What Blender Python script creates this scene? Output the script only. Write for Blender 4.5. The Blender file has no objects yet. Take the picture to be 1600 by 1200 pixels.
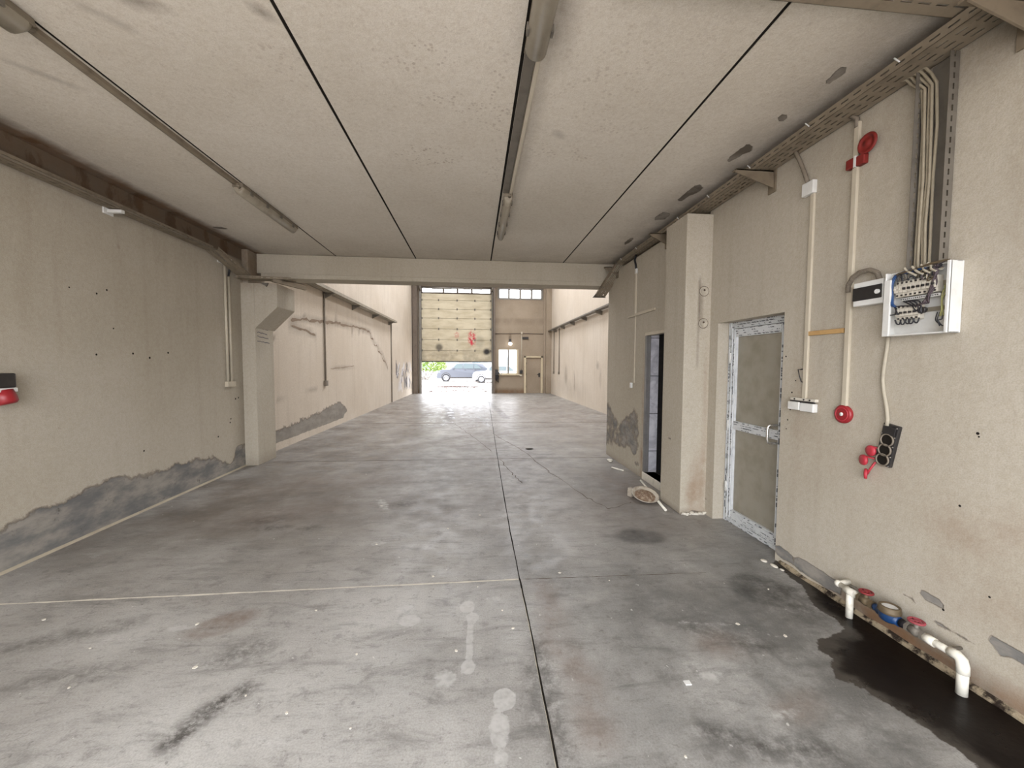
import bpy, bmesh, math, random
import numpy as np
from mathutils import Vector, Matrix, noise as mnoise

random.seed(7)
SC = bpy.context.scene
COL = SC.collection
PI = math.pi

# ------------------------------------------------------------------ helpers
def lin(r, g, b, a=1.0):
    f = lambda c: (c/255/12.92) if c/255 <= .04045 else ((c/255+.055)/1.055)**2.4
    return (f(r), f(g), f(b), a)

ORG = {}

class MB:
    """collects boxes, tubes, lathes and prisms; build() links them as ONE mesh object"""
    def __init__(s):
        s.v = []; s.f = []; s.sm = []
    def add(s, vs, fs, smooth=False):
        b = len(s.v)
        s.v.extend([tuple(p) for p in vs])
        s.f.extend([tuple(b+i for i in f) for f in fs])
        s.sm.extend([smooth]*len(fs))
        return s
    def obox(s, o, a, b, c):
        o, a, b, c = Vector(o), Vector(a), Vector(b), Vector(c)
        p = [o, o+a, o+a+b, o+b, o+c, o+a+c, o+a+b+c, o+b+c]
        return s.add(p, [(0,3,2,1),(4,5,6,7),(0,1,5,4),(1,2,6,5),(2,3,7,6),(3,0,4,7)])
    def box(s, x0, x1, y0, y1, z0, z1):
        return s.obox((x0,y0,z0), (x1-x0,0,0), (0,y1-y0,0), (0,0,z1-z0))
    def tube(s, pts, r, seg=10, caps=True, smooth=True):
        pts = [Vector(p) for p in pts]
        rs = r if isinstance(r, (list, tuple)) else [r]*len(pts)
        n = len(pts); rings = []
        up = None
        for i in range(n):
            t = (pts[min(i+1,n-1)]-pts[max(i-1,0)])
            if t.length < 1e-9: t = Vector((0,0,1))
            t.normalize()
            if up is None:
                up = Vector((0,0,1)) if abs(t.z) < .9 else Vector((1,0,0))
            u = up - t*up.dot(t)
            if u.length < 1e-6: u = t.orthogonal()
            u.normalize(); w = t.cross(u); up = u
            rings.append([pts[i]+(u*math.cos(2*PI*k/seg)+w*math.sin(2*PI*k/seg))*rs[i] for k in range(seg)])
        vs = [p for ring in rings for p in ring]; fs = []
        for i in range(n-1):
            for k in range(seg):
                fs.append((i*seg+k, i*seg+(k+1)%seg, (i+1)*seg+(k+1)%seg, (i+1)*seg+k))
        s.add(vs, fs, smooth)
        if caps:
            s.add(rings[0], [tuple(range(seg))[::-1]]); s.add(rings[-1], [tuple(range(seg))])
        return s
    def cyl(s, p0, p1, r0, r1=None, seg=16, smooth=True):
        return s.tube([p0, p1], [r0, r0 if r1 is None else r1], seg, True, smooth)
    def lathe(s, o, ax, prof, seg=24, smooth=True):
        """prof: list of (r, h) along axis ax from o"""
        o = Vector(o); ax = Vector(ax).normalized(); u = ax.orthogonal().normalized(); w = ax.cross(u)
        vs = []; fs = []
        for r, h in prof:
            for k in range(seg):
                a = 2*PI*k/seg
                vs.append(o+ax*h+(u*math.cos(a)+w*math.sin(a))*max(r, 1e-5))
        for i in range(len(prof)-1):
            for k in range(seg):
                fs.append((i*seg+k, i*seg+(k+1)%seg, (i+1)*seg+(k+1)%seg, (i+1)*seg+k))
        return s.add(vs, fs, smooth)
    def prism(s, poly, vec):
        n = len(poly); v = Vector(vec)
        a = [Vector(p) for p in poly]; b = [p+v for p in a]
        fs = [tuple(range(n))[::-1], tuple(range(n, 2*n))]
        for i in range(n):
            j = (i+1) % n; fs.append((i, j, n+j, n+i))
        return s.add(a+b, fs)
    def ball(s, c, r, seg=14, rings=9, sq=(1,1,1)):
        c = Vector(c); vs = []; fs = []
        for i in range(rings+1):
            th = PI*i/rings
            for k in range(seg):
                ph = 2*PI*k/seg
                vs.append(c+Vector((math.sin(th)*math.cos(ph)*r*sq[0], math.sin(th)*math.sin(ph)*r*sq[1], math.cos(th)*r*sq[2])))
        for i in range(rings):
            for k in range(seg):
                fs.append((i*seg+k, i*seg+(k+1)%seg, (i+1)*seg+(k+1)%seg, (i+1)*seg+k))
        return s.add(vs, fs, True)
    def build(s, name, mat, parent=None, bevel=0.0, base=None, recalc=True):
        me = bpy.data.meshes.new(name)
        if parent is not None: o0 = ORG[parent.name]
        elif base is not None: o0 = Vector(base)
        else:
            xs = np.array(s.v); lo = xs.min(0); hi = xs.max(0)
            o0 = Vector(((lo[0]+hi[0])/2, (lo[1]+hi[1])/2, lo[2]))
        me.from_pydata([tuple(Vector(p)-o0) for p in s.v], [], s.f)
        for p, sm in zip(me.polygons, s.sm): p.use_smooth = sm
        if recalc:
            bm = bmesh.new(); bm.from_mesh(me)
            bmesh.ops.remove_doubles(bm, verts=bm.verts, dist=1e-6) if any(s.sm) else None
            bmesh.ops.recalc_face_normals(bm, faces=bm.faces); bm.to_mesh(me); bm.free()
        me.materials.append(mat); me.update()
        ob = bpy.data.objects.new(name, me); COL.objects.link(ob)
        if parent is not None: ob.parent = parent
        else: ob.location = o0
        ORG[ob.name] = o0
        if bevel > 0:
            m = ob.modifiers.new('bevel', 'BEVEL'); m.width = bevel; m.segments = 2; m.limit_method = 'ANGLE'
        return ob

def tag(o, label, cat, group=None, kind=None):
    o['label'] = label; o['category'] = cat
    if group: o['group'] = group
    if kind: o['kind'] = kind
    return o
def thing(name, loc, label, cat, group=None, kind=None):
    o = bpy.data.objects.new(name, None); COL.objects.link(o); o.location = loc
    o.empty_display_size = .1
    ORG[o.name] = Vector(loc)
    return tag(o, label, cat, group, kind)
def struct(o, label, cat): return tag(o, label, cat, None, 'structure')

def plate(mb, o, du, L, dv, W, nrm, rows, pitch=.085, slot=.055, sw=.012, th=.002):
    """perforated sheet: rows = centre positions across W of slotted rows"""
    o, du, dv, nrm = Vector(o), Vector(du).normalized(), Vector(dv).normalized(), Vector(nrm).normalized()
    cuts = [0.0]
    for r in rows: cuts += [r-sw/2, r+sw/2]
    cuts.append(W)
    for i in range(0, len(cuts), 2):
        mb.obox(o+dv*cuts[i], du*L, dv*(cuts[i+1]-cuts[i]), nrm*th)
    n = max(1, int(L/pitch)); p = L/n
    for r in rows:
        for k in range(n):
            mb.obox(o+dv*(r-sw/2)+du*(k*p), du*(p-slot), dv*sw, nrm*th)

# ------------------------------------------------------------------ node materials
class NT:
    def __init__(s, name):
        s.m = bpy.data.materials.new(name); s.m.use_nodes = True
        s.t = s.m.node_tree; s.t.nodes.clear()
        s.out = s.t.nodes.new('ShaderNodeOutputMaterial')
    def n(s, typ, **kw):
        nd = s.t.nodes.new(typ)
        for k, v in kw.items(): setattr(nd, k, v)
        return nd
    def l(s, a, b): s.t.links.new(a, b)
    def set(s, sock, v):
        if isinstance(v, bpy.types.NodeSocket): s.l(v, sock)
        elif v is not None: sock.default_value = v
    def pos(s): return s.n('ShaderNodeNewGeometry').outputs['Position']
    def obj(s): return s.n('ShaderNodeTexCoord').outputs['Object']
    def mapv(s, v, scale=(1,1,1), loc=(0,0,0), rot=(0,0,0)):
        m = s.n('ShaderNodeMapping'); s.l(v, m.inputs['Vector'])
        m.inputs['Scale'].default_value = scale; m.inputs['Location'].default_value = loc; m.inputs['Rotation'].default_value = rot
        return m.outputs[0]
    def noise(s, v, scale, detail=4, rough=.55, dist=0.0):
        n = s.n('ShaderNodeTexNoise'); s.l(v, n.inputs['Vector'])
        n.inputs['Scale'].default_value = scale; n.inputs['Detail'].default_value = detail
        n.inputs['Roughness'].default_value = rough; n.inputs['Distortion'].default_value = dist
        return n.outputs['Fac']
    def math(s, op, a, b=None, c=None, clamp=False):
        n = s.n('ShaderNodeMath', operation=op); n.use_clamp = clamp
        s.set(n.inputs[0], a)
        if b is not None: s.set(n.inputs[1], b)
        if c is not None: s.set(n.inputs[2], c)
        return n.outputs[0]
    def ramp(s, f, lo, hi, a=0.0, b=1.0):
        n = s.n('ShaderNodeMapRange'); n.interpolation_type = 'SMOOTHSTEP'
        s.set(n.inputs['Value'], f); n.inputs['From Min'].default_value = lo; n.inputs['From Max'].default_value = hi
        n.inputs['To Min'].default_value = a; n.inputs['To Max'].default_value = b
        return n.outputs[0]
    def mix(s, f, a, b, mode='MIX'):
        n = s.n('ShaderNodeMix', data_type='RGBA', blend_type=mode)
        s.set(n.inputs[0], f); s.set(n.inputs[6], a); s.set(n.inputs[7], b)
        return n.outputs[2]
    def attr(s, name): return s.n('ShaderNodeAttribute', attribute_name=name).outputs['Fac']
    def bump(s, h, strength=.3, dist=.01):
        n = s.n('ShaderNodeBump'); s.l(h, n.inputs['Height']); n.inputs['Strength'].default_value = strength
        n.inputs['Distance'].default_value = dist; return n.outputs[0]
    def bsdf(s, color, rough=.6, metal=0.0, spec=.5, normal=None):
        b = s.n('ShaderNodeBsdfPrincipled')
        s.set(b.inputs['Base Color'], color); s.set(b.inputs['Roughness'], rough); s.set(b.inputs['Metallic'], metal)
        b.inputs['Specular IOR Level'].default_value = spec
        if normal is not None: s.l(normal, b.inputs['Normal'])
        s.l(b.outputs[0], s.out.inputs[0]); return b

def simple(name, c, rough=.5, metal=0.0, dirt=.35, dirtc=(.10,.08,.06,1), scale=9, spec=.5, bump=0.0):
    """plain material with object-space dirt variation"""
    t = NT(name); p = t.obj()
    f = t.ramp(t.noise(p, scale, 5, .65), .42, .78)
    col = t.mix(t.math('MULTIPLY', f, dirt), c, dirtc)
    nrm = t.bump(t.noise(p, scale*8, 3), bump, .003) if bump else None
    t.bsdf(col, rough, metal, spec, nrm); return t.m

M = {}
M['galv'] = simple('galvanised_steel', lin(150,142,126), .55, .35, .55, lin(84,72,58), 6)
M['galv_dusty'] = simple('dusty_galvanised_steel', lin(138,126,108), .7, .1, .6, lin(80,68,54), 7)
M['galv_brown'] = simple('brownish_dusty_steel', lin(118,106,88), .75, .05, .6, lin(72,62,50), 7)
M['galv_dark'] = simple('dull_grey_steel', lin(118,112,102), .6, .25, .5, lin(66,58,48), 6)
M['ivory'] = simple('ivory_plastic', lin(190,181,162), .5, 0, .25, lin(140,122,96), 8)
M['white_plastic'] = simple('white_plastic', lin(218,218,214), .4, 0, .25, lin(150,140,122), 10)
M['pvc'] = simple('white_pvc_pipe', lin(226,222,208), .35, 0, .45, lin(120,104,80), 16)
M['lens'] = simple('dusty_lens_plastic', lin(152,144,128), .35, 0, .5, lin(112,98,80), 7)
M['lamp_body'] = simple('dusty_lamp_body', lin(126,116,100), .6, 0, .5, lin(70,60,48), 9)
M['dark'] = simple('black_plastic', lin(38,36,36), .4, 0, .3, lin(80,74,64), 14)
M['darkflat'] = simple('dark_gap', lin(34,30,26), .95, 0, .3, lin(20,18,16), 14, spec=.1)
M['red'] = simple('red_plastic', lin(146,34,40), .4, 0, .3, lin(90,24,20), 12)
M['red_dusty'] = simple('dusty_red_plastic', lin(124,30,24), .6, 0, .4, lin(70,26,18), 14)
M['pinkred'] = simple('faded_red_plastic', lin(176,50,62), .45, 0, .25, lin(120,30,34), 14)
M['blue'] = simple('blue_insulation', lin(30,66,112), .45, 0, .2, lin(20,40,70), 20)
M['bluepaint'] = simple('blue_meter_paint', lin(22,56,98), .4, 0, .35, lin(30,34,40), 20)
M['brass'] = simple('dull_brass', lin(104,90,68), .6, .3, .5, lin(60,48,34), 24)
M['chrome'] = simple('brushed_chrome', lin(210,208,202), .25, .9, .2, lin(120,110,98), 14)
M['wood'] = simple('raw_wood_strip', lin(186,150,98), .7, 0, .45, lin(140,104,60), 26)
M['cable'] = simple('grey_cable', lin(172,164,146), .6, 0, .3, lin(104,94,78), 12)
M['cable_dull'] = simple('dull_cable', lin(150,140,120), .65, 0, .4, lin(96,86,70), 14)
M['flex'] = simple('grey_flexible_conduit', lin(122,112,98), .65, 0, .4, lin(70,62,52), 14)
M['wire_black'] = simple('black_wire', lin(28,28,34), .5, 0, .2, lin(60,56,50), 20)
M['wire_purple'] = simple('brown_purple_wire', lin(66,54,58), .5, 0, .2, lin(40,30,34), 20)
M['wire_yellow'] = simple('yellow_green_wire', lin(136,134,84), .5, 0, .2, lin(90,84,40), 20)
M['breaker'] = simple('breaker_plastic', lin(204,198,184), .5, 0, .35, lin(132,122,104), 24)
M['cream'] = simple('cream_painted_door', lin(206,192,162), .5, 0, .35, lin(150,128,96), 3)
M['steel_brown'] = simple('brown_painted_steel', lin(108,96,84), .6, 0, .5, lin(60,46,36), 5)
M['steel_grey'] = simple('grey_painted_steel', lin(128,124,116), .5, .2, .5, lin(78,70,60), 6)
M['concrete'] = simple('plain_concrete', lin(168,158,138), .9, 0, .4, lin(120,108,90), 3, bump=.2)
M['frame_grey'] = simple('grey_metal_frame', lin(122,120,118), .5, .2, .4, lin(70,66,62), 6)
M['tire'] = simple('tyre_rubber', lin(40,40,42), .9, 0, .2, lin(80,76,70), 8)
M['rim'] = simple('alloy_rim', lin(190,192,198), .35, .4, .1, lin(120,120,120), 8)
M['bark'] = simple('bark', lin(90,74,58), .9, 0, .5, lin(50,40,30), 10)

def glass(name, tint, alpha, rough=.03):
    t = NT(name); p = t.obj()
    b = t.n('ShaderNodeBsdfPrincipled'); b.inputs['Roughness'].default_value = rough
    d = t.ramp(t.noise(p, 5, 4, .6), .35, .75)
    t.set(b.inputs['Base Color'], t.mix(d, tint, (tint[0]*.8, tint[1]*.78, tint[2]*.72, 1)))
    tr = t.n('ShaderNodeBsdfTransparent'); mx = t.n('ShaderNodeMixShader')
    mx.inputs[0].default_value = alpha
    t.l(tr.outputs[0], mx.inputs[1]); t.l(b.outputs[0], mx.inputs[2]); t.l(mx.outputs[0], t.out.inputs[0])
    return t.m
M['glass'] = glass('window_glass', (.7,.8,.85,1), .12)
M['door_glass'] = glass('dusty_door_glass', lin(158,152,138), .86, .25)
M['car_glass'] = simple('car_glass', lin(52,66,68), .08, 0, .1, lin(60,70,74), 3)
M['far_glass'] = simple('far_window_glass', lin(128,146,154), .2, 0, .1, lin(120,130,134), 3)
M['suv'] = simple('blue_grey_car_paint', lin(74,78,86), .3, .0, .08, lin(70,74,80), 2)
M['white_car'] = simple('white_car_paint', lin(176,180,184), .25, 0, .08, lin(180,180,180), 2)

def emit(name, c, s):
    t = NT(name); e = t.n('ShaderNodeEmission'); e.inputs[0].default_value = c; e.inputs[1].default_value = s
    t.l(e.outputs[0], t.out.inputs[0]); return t.m
M['bulb'] = emit('lit_bulb', (1,.97,.9,1), 3)

# plaster: world-space variation, with damage and tone masks stored on the mesh
def plaster(name, ca, cb, peelc, streak=.35):
    t = NT(name); p = t.pos()
    big = t.ramp(t.noise(p, .55, 5, .6), .3, .72)
    col = t.mix(big, ca, cb)
    st = t.ramp(t.noise(t.mapv(p, (5,5,.35)), 1.6, 4, .6), .45, .85)
    col = t.mix(t.math('MULTIPLY', st, streak), col, lin(160,148,130))
    fine = t.noise(p, 34, 4, .7)
    col = t.mix(t.ramp(fine, .3, .75, 0, 1), col, (.90,.88,.85,1), 'MULTIPLY')
    gr = t.noise(p, 150, 2, .6)
    col = t.mix(t.ramp(gr, .35, .7, 0, 1), col, (.87,.86,.84,1), 'MULTIPLY')
    sp = t.ramp(t.noise(p, 11, 3, .6), .70, .78)
    col = t.mix(t.math('MULTIPLY', sp, .22), col, lin(120,100,78))
    # dirt and rust marks, and plain darkening
    gn = t.noise(t.mapv(p, (1,1,.6)), 3.2, 5, .65)
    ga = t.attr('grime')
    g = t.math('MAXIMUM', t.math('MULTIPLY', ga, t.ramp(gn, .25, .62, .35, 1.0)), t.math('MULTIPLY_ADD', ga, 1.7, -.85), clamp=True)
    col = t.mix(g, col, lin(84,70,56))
    rn = t.noise(p, 4.5, 5, .65)
    r = t.math('MULTIPLY', t.attr('rust'), t.ramp(rn, .3, .62, .25, 1.0), clamp=True)
    col = t.mix(r, col, lin(128,92,60))
    vo = t.n('ShaderNodeTexVoronoi'); t.l(p, vo.inputs['Vector']); vo.inputs['Scale'].default_value = 34; vo.inputs['Randomness'].default_value = .9
    dots = t.math('MULTIPLY', t.ramp(vo.outputs['Distance'], .42, .25), t.ramp(t.noise(p, 12, 3, .6), .42, .60))
    col = t.mix(t.math('MULTIPLY', t.math('MULTIPLY', dots, t.attr('speck')), .5), col, lin(128,104,84))
    # lost paint: bare cement behind
    pk = t.attr('peel')
    en = t.noise(p, 5.5, 6, .68)
    e = t.math('ADD', pk, t.math('MULTIPLY', t.math('SUBTRACT', en, .5), .62))
    has = t.ramp(pk, .02, .12)
    m = t.math('MULTIPLY', t.ramp(e, .48, .53), has)
    edge = t.math('MULTIPLY', t.math('MULTIPLY', t.ramp(e, .42, .48), t.ramp(e, .56, .50)), has)
    cem = t.mix(t.ramp(t.noise(t.mapv(p, (1,1,2.5)), 2.6, 6, .65), .35, .68), peelc, lin(152,146,136))
    cem = t.mix(t.ramp(t.noise(p, 9, 5, .7), .60, .72, 0, .8), cem, lin(86,80,74))
    col = t.mix(m, col, cem)
    col = t.mix(t.math('MULTIPLY', edge, .55), col, lin(96,86,76))
    h = t.math('SUBTRACT', t.math('ADD', t.math('MULTIPLY', t.noise(p, 60, 3), .25), t.math('MULTIPLY', t.noise(p, 7, 4), .35)), t.math('MULTIPLY', m, .9))
    t.bsdf(col, .9, 0, .25, t.bump(h, .45, .012)); return t.m
M['wall'] = plaster('beige_wall_paint', lin(189,182,168), lin(177,169,153), lin(108,107,105))
M['hallwall'] = plaster('warm_beige_hall_paint', lin(214,204,190), lin(203,191,175), lin(134,128,120), .3)
M['backwall'] = plaster('tan_back_wall_paint', lin(168,154,136), lin(150,136,118), lin(100,88,76), .5)
M['ceil'] = plaster('grey_beige_ceiling_paint', lin(226,220,209), lin(214,207,194), lin(100,92,82), .1)

# floor
def floor_mat():
    t = NT('worn_concrete_floor'); p = t.pos()
    a = t.ramp(t.noise(p, .9, 6, .62), .32, .70)
    col = t.mix(a, lin(190,188,183), lin(158,155,150))
    w = t.math('MULTIPLY', t.attr('warm'), t.ramp(t.noise(t.mapv(p, (1,1,1), (3,1,0)), 1.5, 5, .6), .25, .7, .35, 1), clamp=True)
    col = t.mix(w, col, lin(114,106,97))
    brush = t.noise(t.mapv(p, (1.2,4.2,1), (0,0,0), (0,0,.45)), 2.2, 6, .68, .6)
    col = t.mix(t.ramp(brush, .48, .72, 0, .55), col, lin(104,102,98))
    col = t.mix(t.ramp(brush, .44, .22, 0, .4), col, lin(196,195,192))
    dk = t.math('MULTIPLY', t.attr('dark_stain'), t.ramp(t.noise(p, 2.0, 6, .68), .28, .66, .35, 1), clamp=True)
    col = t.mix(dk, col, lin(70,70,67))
    cl = t.ramp(t.noise(p, 7, 7, .75), .54, .66, 0, .38)
    col = t.mix(cl, col, lin(96,92,88))
    sc = t.noise(t.mapv(p, (2.2,9,1), (0,0,0), (0,0,.55)), 5.0, 9, .82, .4)
    col = t.mix(t.ramp(sc, .52, .66, 0, .42), col, lin(92,89,84))
    sc2 = t.noise(t.mapv(p, (8,2.5,1), (4,2,0), (0,0,.2)), 6.0, 8, .8, .5)
    col = t.mix(t.ramp(sc2, .56, .68, 0, .30), col, lin(188,185,180))
    gr = t.noise(p, 120, 3, .7)
    col = t.mix(t.ramp(gr, .35, .68, 0, 1), col, (.80,.79,.78,1), 'MULTIPLY')
    pit = t.ramp(t.noise(t.mapv(p, (1,1,1), (2,7,0)), 19, 5, .75), .60, .68, 0, .45)
    col = t.mix(pit, col, lin(86,82,77))
    sp = t.ramp(t.noise(p, 38, 3, .6), .66, .74, 0, .5)
    col = t.mix(sp, col, lin(88,84,80))
    wh = t.ramp(t.noise(t.mapv(p, (1,1,1), (9,4,0)), 26, 2, .5), .735, .76, 0, .7)
    col = t.mix(wh, col, lin(206,204,198))
    o = t.math('MULTIPLY', t.attr('oil'), t.ramp(t.noise(p, 16, 7, .78), .36, .60, .12, 1.0), clamp=True)
    col = t.mix(o, col, lin(58,54,50))
    b = t.math('MULTIPLY', t.attr('brown'), t.ramp(t.noise(p, 7, 6, .7), .30, .62, .3, 1.0), clamp=True)
    col = t.mix(b, col, lin(112,95,83))
    lt = t.attr('pale')
    lm = t.math('MULTIPLY', t.ramp(t.math('ADD', lt, t.math('MULTIPLY', t.math('SUBTRACT', t.noise(p, 22, 4, .7), .5), .7)), .42, .62), t.ramp(lt, .02, .2))
    col = t.mix(t.math('MULTIPLY', lm, t.ramp(t.noise(p, 30, 4, .7), .3, .65, .25, .65)), col, lin(194,192,188))
    wt = t.attr('wet')
    wn = t.math('ADD', wt, t.math('MULTIPLY', t.math('SUBTRACT', t.noise(p, 8, 5, .65), .5), .55))
    wm = t.math('MULTIPLY', t.ramp(wn, .47, .53), t.ramp(wt, .02, .2))
    deep = t.ramp(t.math('ADD', wt, t.math('MULTIPLY', t.math('SUBTRACT', t.noise(p, 5, 5, .65), .5), 1.1)), .55, .9)
    wc = t.mix(deep, lin(66,61,55), lin(19,13,10))
    col = t.mix(wm, col, wc)
    ro = t.math('SUBTRACT', t.ramp(t.noise(p, 4.5, 5, .6), .3, .7, .36, .60), t.math('ADD', t.math('MULTIPLY', wm, .12), t.math('MULTIPLY', t.attr('polish'), .11)))
    h = t.math('ADD', t.math('MULTIPLY', t.noise(p, 4, 5, .6), .6), t.math('MULTIPLY', t.noise(p, 45, 3), .25))
    b_ = t.bsdf(col, ro, 0, .5, t.bump(h, .28, .010)); t.l(t.math('SUBTRACT', .5, t.math('MULTIPLY', t.math('MAXIMUM', wm, o), .36)), b_.inputs['Specular IOR Level']); return t.m
M['floor'] = floor_mat()

def film_mat(name, along):
    """white profile still in its printed protective film: dashes of print along the bar"""
    t = NT(name); p = t.pos(); sx = t.n('ShaderNodeSeparateXYZ'); t.l(p, sx.inputs[0])
    al, ac = (sx.outputs[1], sx.outputs[2]) if along == 'y' else (sx.outputs[2], sx.outputs[1])
    row = t.math('FLOOR', t.math('DIVIDE', ac, .021)); fr = t.math('FRACT', t.math('DIVIDE', ac, .021))
    line = t.math('LESS_THAN', fr, .42)
    cmb = t.n('ShaderNodeCombineXYZ'); t.l(t.math('MULTIPLY', al, 15.0), cmb.inputs[0]); t.l(t.math('MULTIPLY', row, 3.7), cmb.inputs[1])
    dash = t.ramp(t.noise(cmb.outputs[0], 1.0, 1, .5), .50, .53)
    cm2 = t.n('ShaderNodeCombineXYZ'); t.l(t.math('MULTIPLY', al, 70.0), cm2.inputs[0]); t.l(t.math('MULTIPLY', row, 1.3), cm2.inputs[1])
    let = t.ramp(t.noise(cm2.outputs[0], 1.0, 1, .5), .40, .46)
    m = t.math('MULTIPLY', t.math('MULTIPLY', line, dash), let)
    soft = t.ramp(t.noise(p, 14, 4, .6), .45, .7, 0, .35)
    col = t.mix(soft, lin(206,208,208), lin(150,156,160))
    col = t.mix(t.math('MULTIPLY', m, .85), col, lin(54,58,64))
    t.bsdf(col, .4, 0, .5); return t.m
M['film_y'] = film_mat('printed_film_along', 'y'); M['film_z'] = film_mat('printed_film_upright', 'z')

def tile_mat():
    t = NT('grey_stone_tile'); p = t.pos()
    c = t.mix(t.ramp(t.noise(p, 6, 5, .6, 1.2), .35, .7), lin(214,214,220), lin(172,172,180))
    sx = t.n('ShaderNodeSeparateXYZ'); t.l(p, sx.inputs[0])
    fr = t.math('FRACT', t.math('DIVIDE', t.math('ADD', sx.outputs[2], .12), .5))
    j = t.math('LESS_THAN', fr, .018)
    t.bsdf(t.mix(j, c, lin(70,68,68)), .35, 0, .5); return t.m
M['tile'] = tile_mat()

def panel_mat():
    """insulated door panel: cream with sprayed red and black marks"""
    t = NT('cream_door_panel_with_spray_marks'); p = t.pos()
    c = t.mix(t.ramp(t.noise(t.mapv(p, (1,1,3)), 1.3, 5, .6), .35, .7), lin(206,196,170), lin(186,174,146))
    sx = t.n('ShaderNodeSeparateXYZ'); t.l(p, sx.inputs[0])
    def blob(cx, cz, rx, rz):
        dx = t.math('DIVIDE', t.math('SUBTRACT', sx.outputs[0], cx), rx); dz = t.math('DIVIDE', t.math('SUBTRACT', sx.outputs[2], cz), rz)
        d = t.math('SQRT', t.math('ADD', t.math('MULTIPLY', dx, dx), t.math('MULTIPLY', dz, dz)))
        return t.ramp(d, 1.1, .35)
    nz = t.ramp(t.noise(p, 5.5, 4, .7), .40, .60)
    low = t.ramp(sx.outputs[2], 3.1, 1.7, 0, .45)
    c = t.mix(t.math('MULTIPLY', low, t.ramp(t.noise(p, 2.4, 5, .6), .35, .65)), c, lin(128,116,98))
    red = t.math('MULTIPLY', t.math('MAXIMUM', blob(-.15,2.86,.26,.55), t.math('MULTIPLY', blob(-.95,3.05,.16,.2), .6)), nz)
    c = t.mix(red, c, lin(196,36,62))
    blk = t.math('MAXIMUM', blob(.62,2.18,.24,.22), t.math('MULTIPLY', blob(-1.85,2.4,.24,.24), .75))
    blk = t.math('MAXIMUM', blk, t.math('MULTIPLY', blob(.25,2.7,.3,.4), .3))
    c = t.mix(blk, c, lin(40,38,36))
    fr = t.math('FRACT', t.math('MULTIPLY', sx.outputs[2], 14.0))
    rib = t.ramp(fr, .0, .12)
    t.bsdf(c, .5, 0, .4, t.bump(rib, .3, .01)); return t.m
M['panel'] = panel_mat()

def leaf_mat():
    t = NT('leaves'); p = t.pos()
    t.bsdf(t.mix(t.noise(p, 2.5, 3), lin(120,142,50), lin(74,98,36)), .6); return t.m
M['leaf'] = leaf_mat()
def ground_mat():
    t = NT('pale_yard_paving'); p = t.pos()
    c = t.mix(t.ramp(t.noise(t.mapv(p, (1,.4,1)), .9, 6, .65), .4, .65), lin(204,198,192), lin(170,158,150))
    t.bsdf(c, .9, 0, .2); return t.m
M['ground'] = ground_mat()
M['brickbits'] = simple('brown_leaf_litter', lin(66,44,36), .9, 0, .5, lin(44,36,34), 4)
M['dish'] = simple('dirty_enamel', lin(176,166,150), .5, 0, .7, lin(92,66,48), 22)
M['mud'] = simple('dried_mud', lin(120,96,76), .95, 0, .9, lin(196,182,160), 30, bump=.5)
M['pale_building'] = simple('pale_render', lin(214,218,224), .8, 0, .1, lin(190,190,195), 1)
M['wall_crack'] = simple('grey_brown_wall_crack', lin(142,126,110), .95, 0, .5, lin(104,92,80), 5, spec=.1)
M['crack'] = simple('dark_crack', lin(96,84,74), .95, 0, .4, lin(70,60,52), 6, spec=.1)

# ------------------------------------------------------------------ camera
F = 610.0
d = Vector(((742-800)/F, -(569-600)/F, 1.0)).normalized()      # +Y of the hall seen in (right, up, forward)
zc = (Vector((0,1,0)) - d*d.y).normalized()
xc = zc.cross(d)
if xc.x < 0: xc = -xc
Mw = Matrix((xc, d, zc))                                          # rows: world axes in camera (r,u,f)
R = Matrix((( Mw[0][0], Mw[0][1], -Mw[0][2]), (Mw[1][0], Mw[1][1], -Mw[1][2]), (Mw[2][0], Mw[2][1], -Mw[2][2])))
cam = bpy.data.cameras.new('camera'); co = bpy.data.objects.new('camera', cam); COL.objects.link(co)
co.matrix_world = Matrix.Translation((0,0,1.53)) @ R.to_4x4()
cam.sensor_fit = 'HORIZONTAL'; cam.sensor_width = 36.0; cam.lens = F/1600*36.0
cam.clip_start = .02; cam.clip_end = 300
SC.camera = co

# ------------------------------------------------------------------ setting: surfaces on grids with damage and tone masks
def axis(stops, step):
    out = [stops[0]]
    for a, b in zip(stops, stops[1:]):
        n = max(1, int(math.ceil(abs(b-a)/step)))
        out += [a+(b-a)*(i+1)/n for i in range(n)]
    return out

def sheet(name, mapf, us, vs, holes, mat, fields=None, thick=.2, back=(0,0,-1), parent=None):
    """grid mesh mapf(u,v)->xyz with rectangular holes; solidified to thickness on its back"""
    nu, nv = len(us), len(vs)
    U, V = np.meshgrid(np.array(us), np.array(vs), indexing='ij')
    pts = [mapf(u, v) for u, v in zip(U.ravel(), V.ravel())]
    fs = []
    for i in range(nu-1):
        for j in range(nv-1):
            cu, cv = (us[i]+us[i+1])/2, (vs[j]+vs[j+1])/2
            if any(h[0] < cu < h[1] and h[2] < cv < h[3] for h in holes): continue
            fs.append((i*nv+j, (i+1)*nv+j, (i+1)*nv+j+1, i*nv+j+1))
    me = bpy.data.meshes.new(name); me.from_pydata(pts, [], fs)
    if fields:
        for k, fn in fields.items():
            a = me.attributes.new(k, 'FLOAT', 'POINT')
            a.data.foreach_set('value', np.clip(fn(U.ravel(), V.ravel()), 0, 1).astype(np.float32))
    me.materials.append(mat); me.update()
    ob = bpy.data.objects.new(name, me); COL.objects.link(ob); ORG[ob.name] = Vector((0,0,0))
    if parent is not None: ob.parent = parent
    if thick:
        m = ob.modifiers.new('thickness', 'SOLIDIFY'); m.thickness = thick
        m.offset = -1 if me.polygons[0].normal.dot(Vector(back)) < 0 else 1
    return ob

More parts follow.
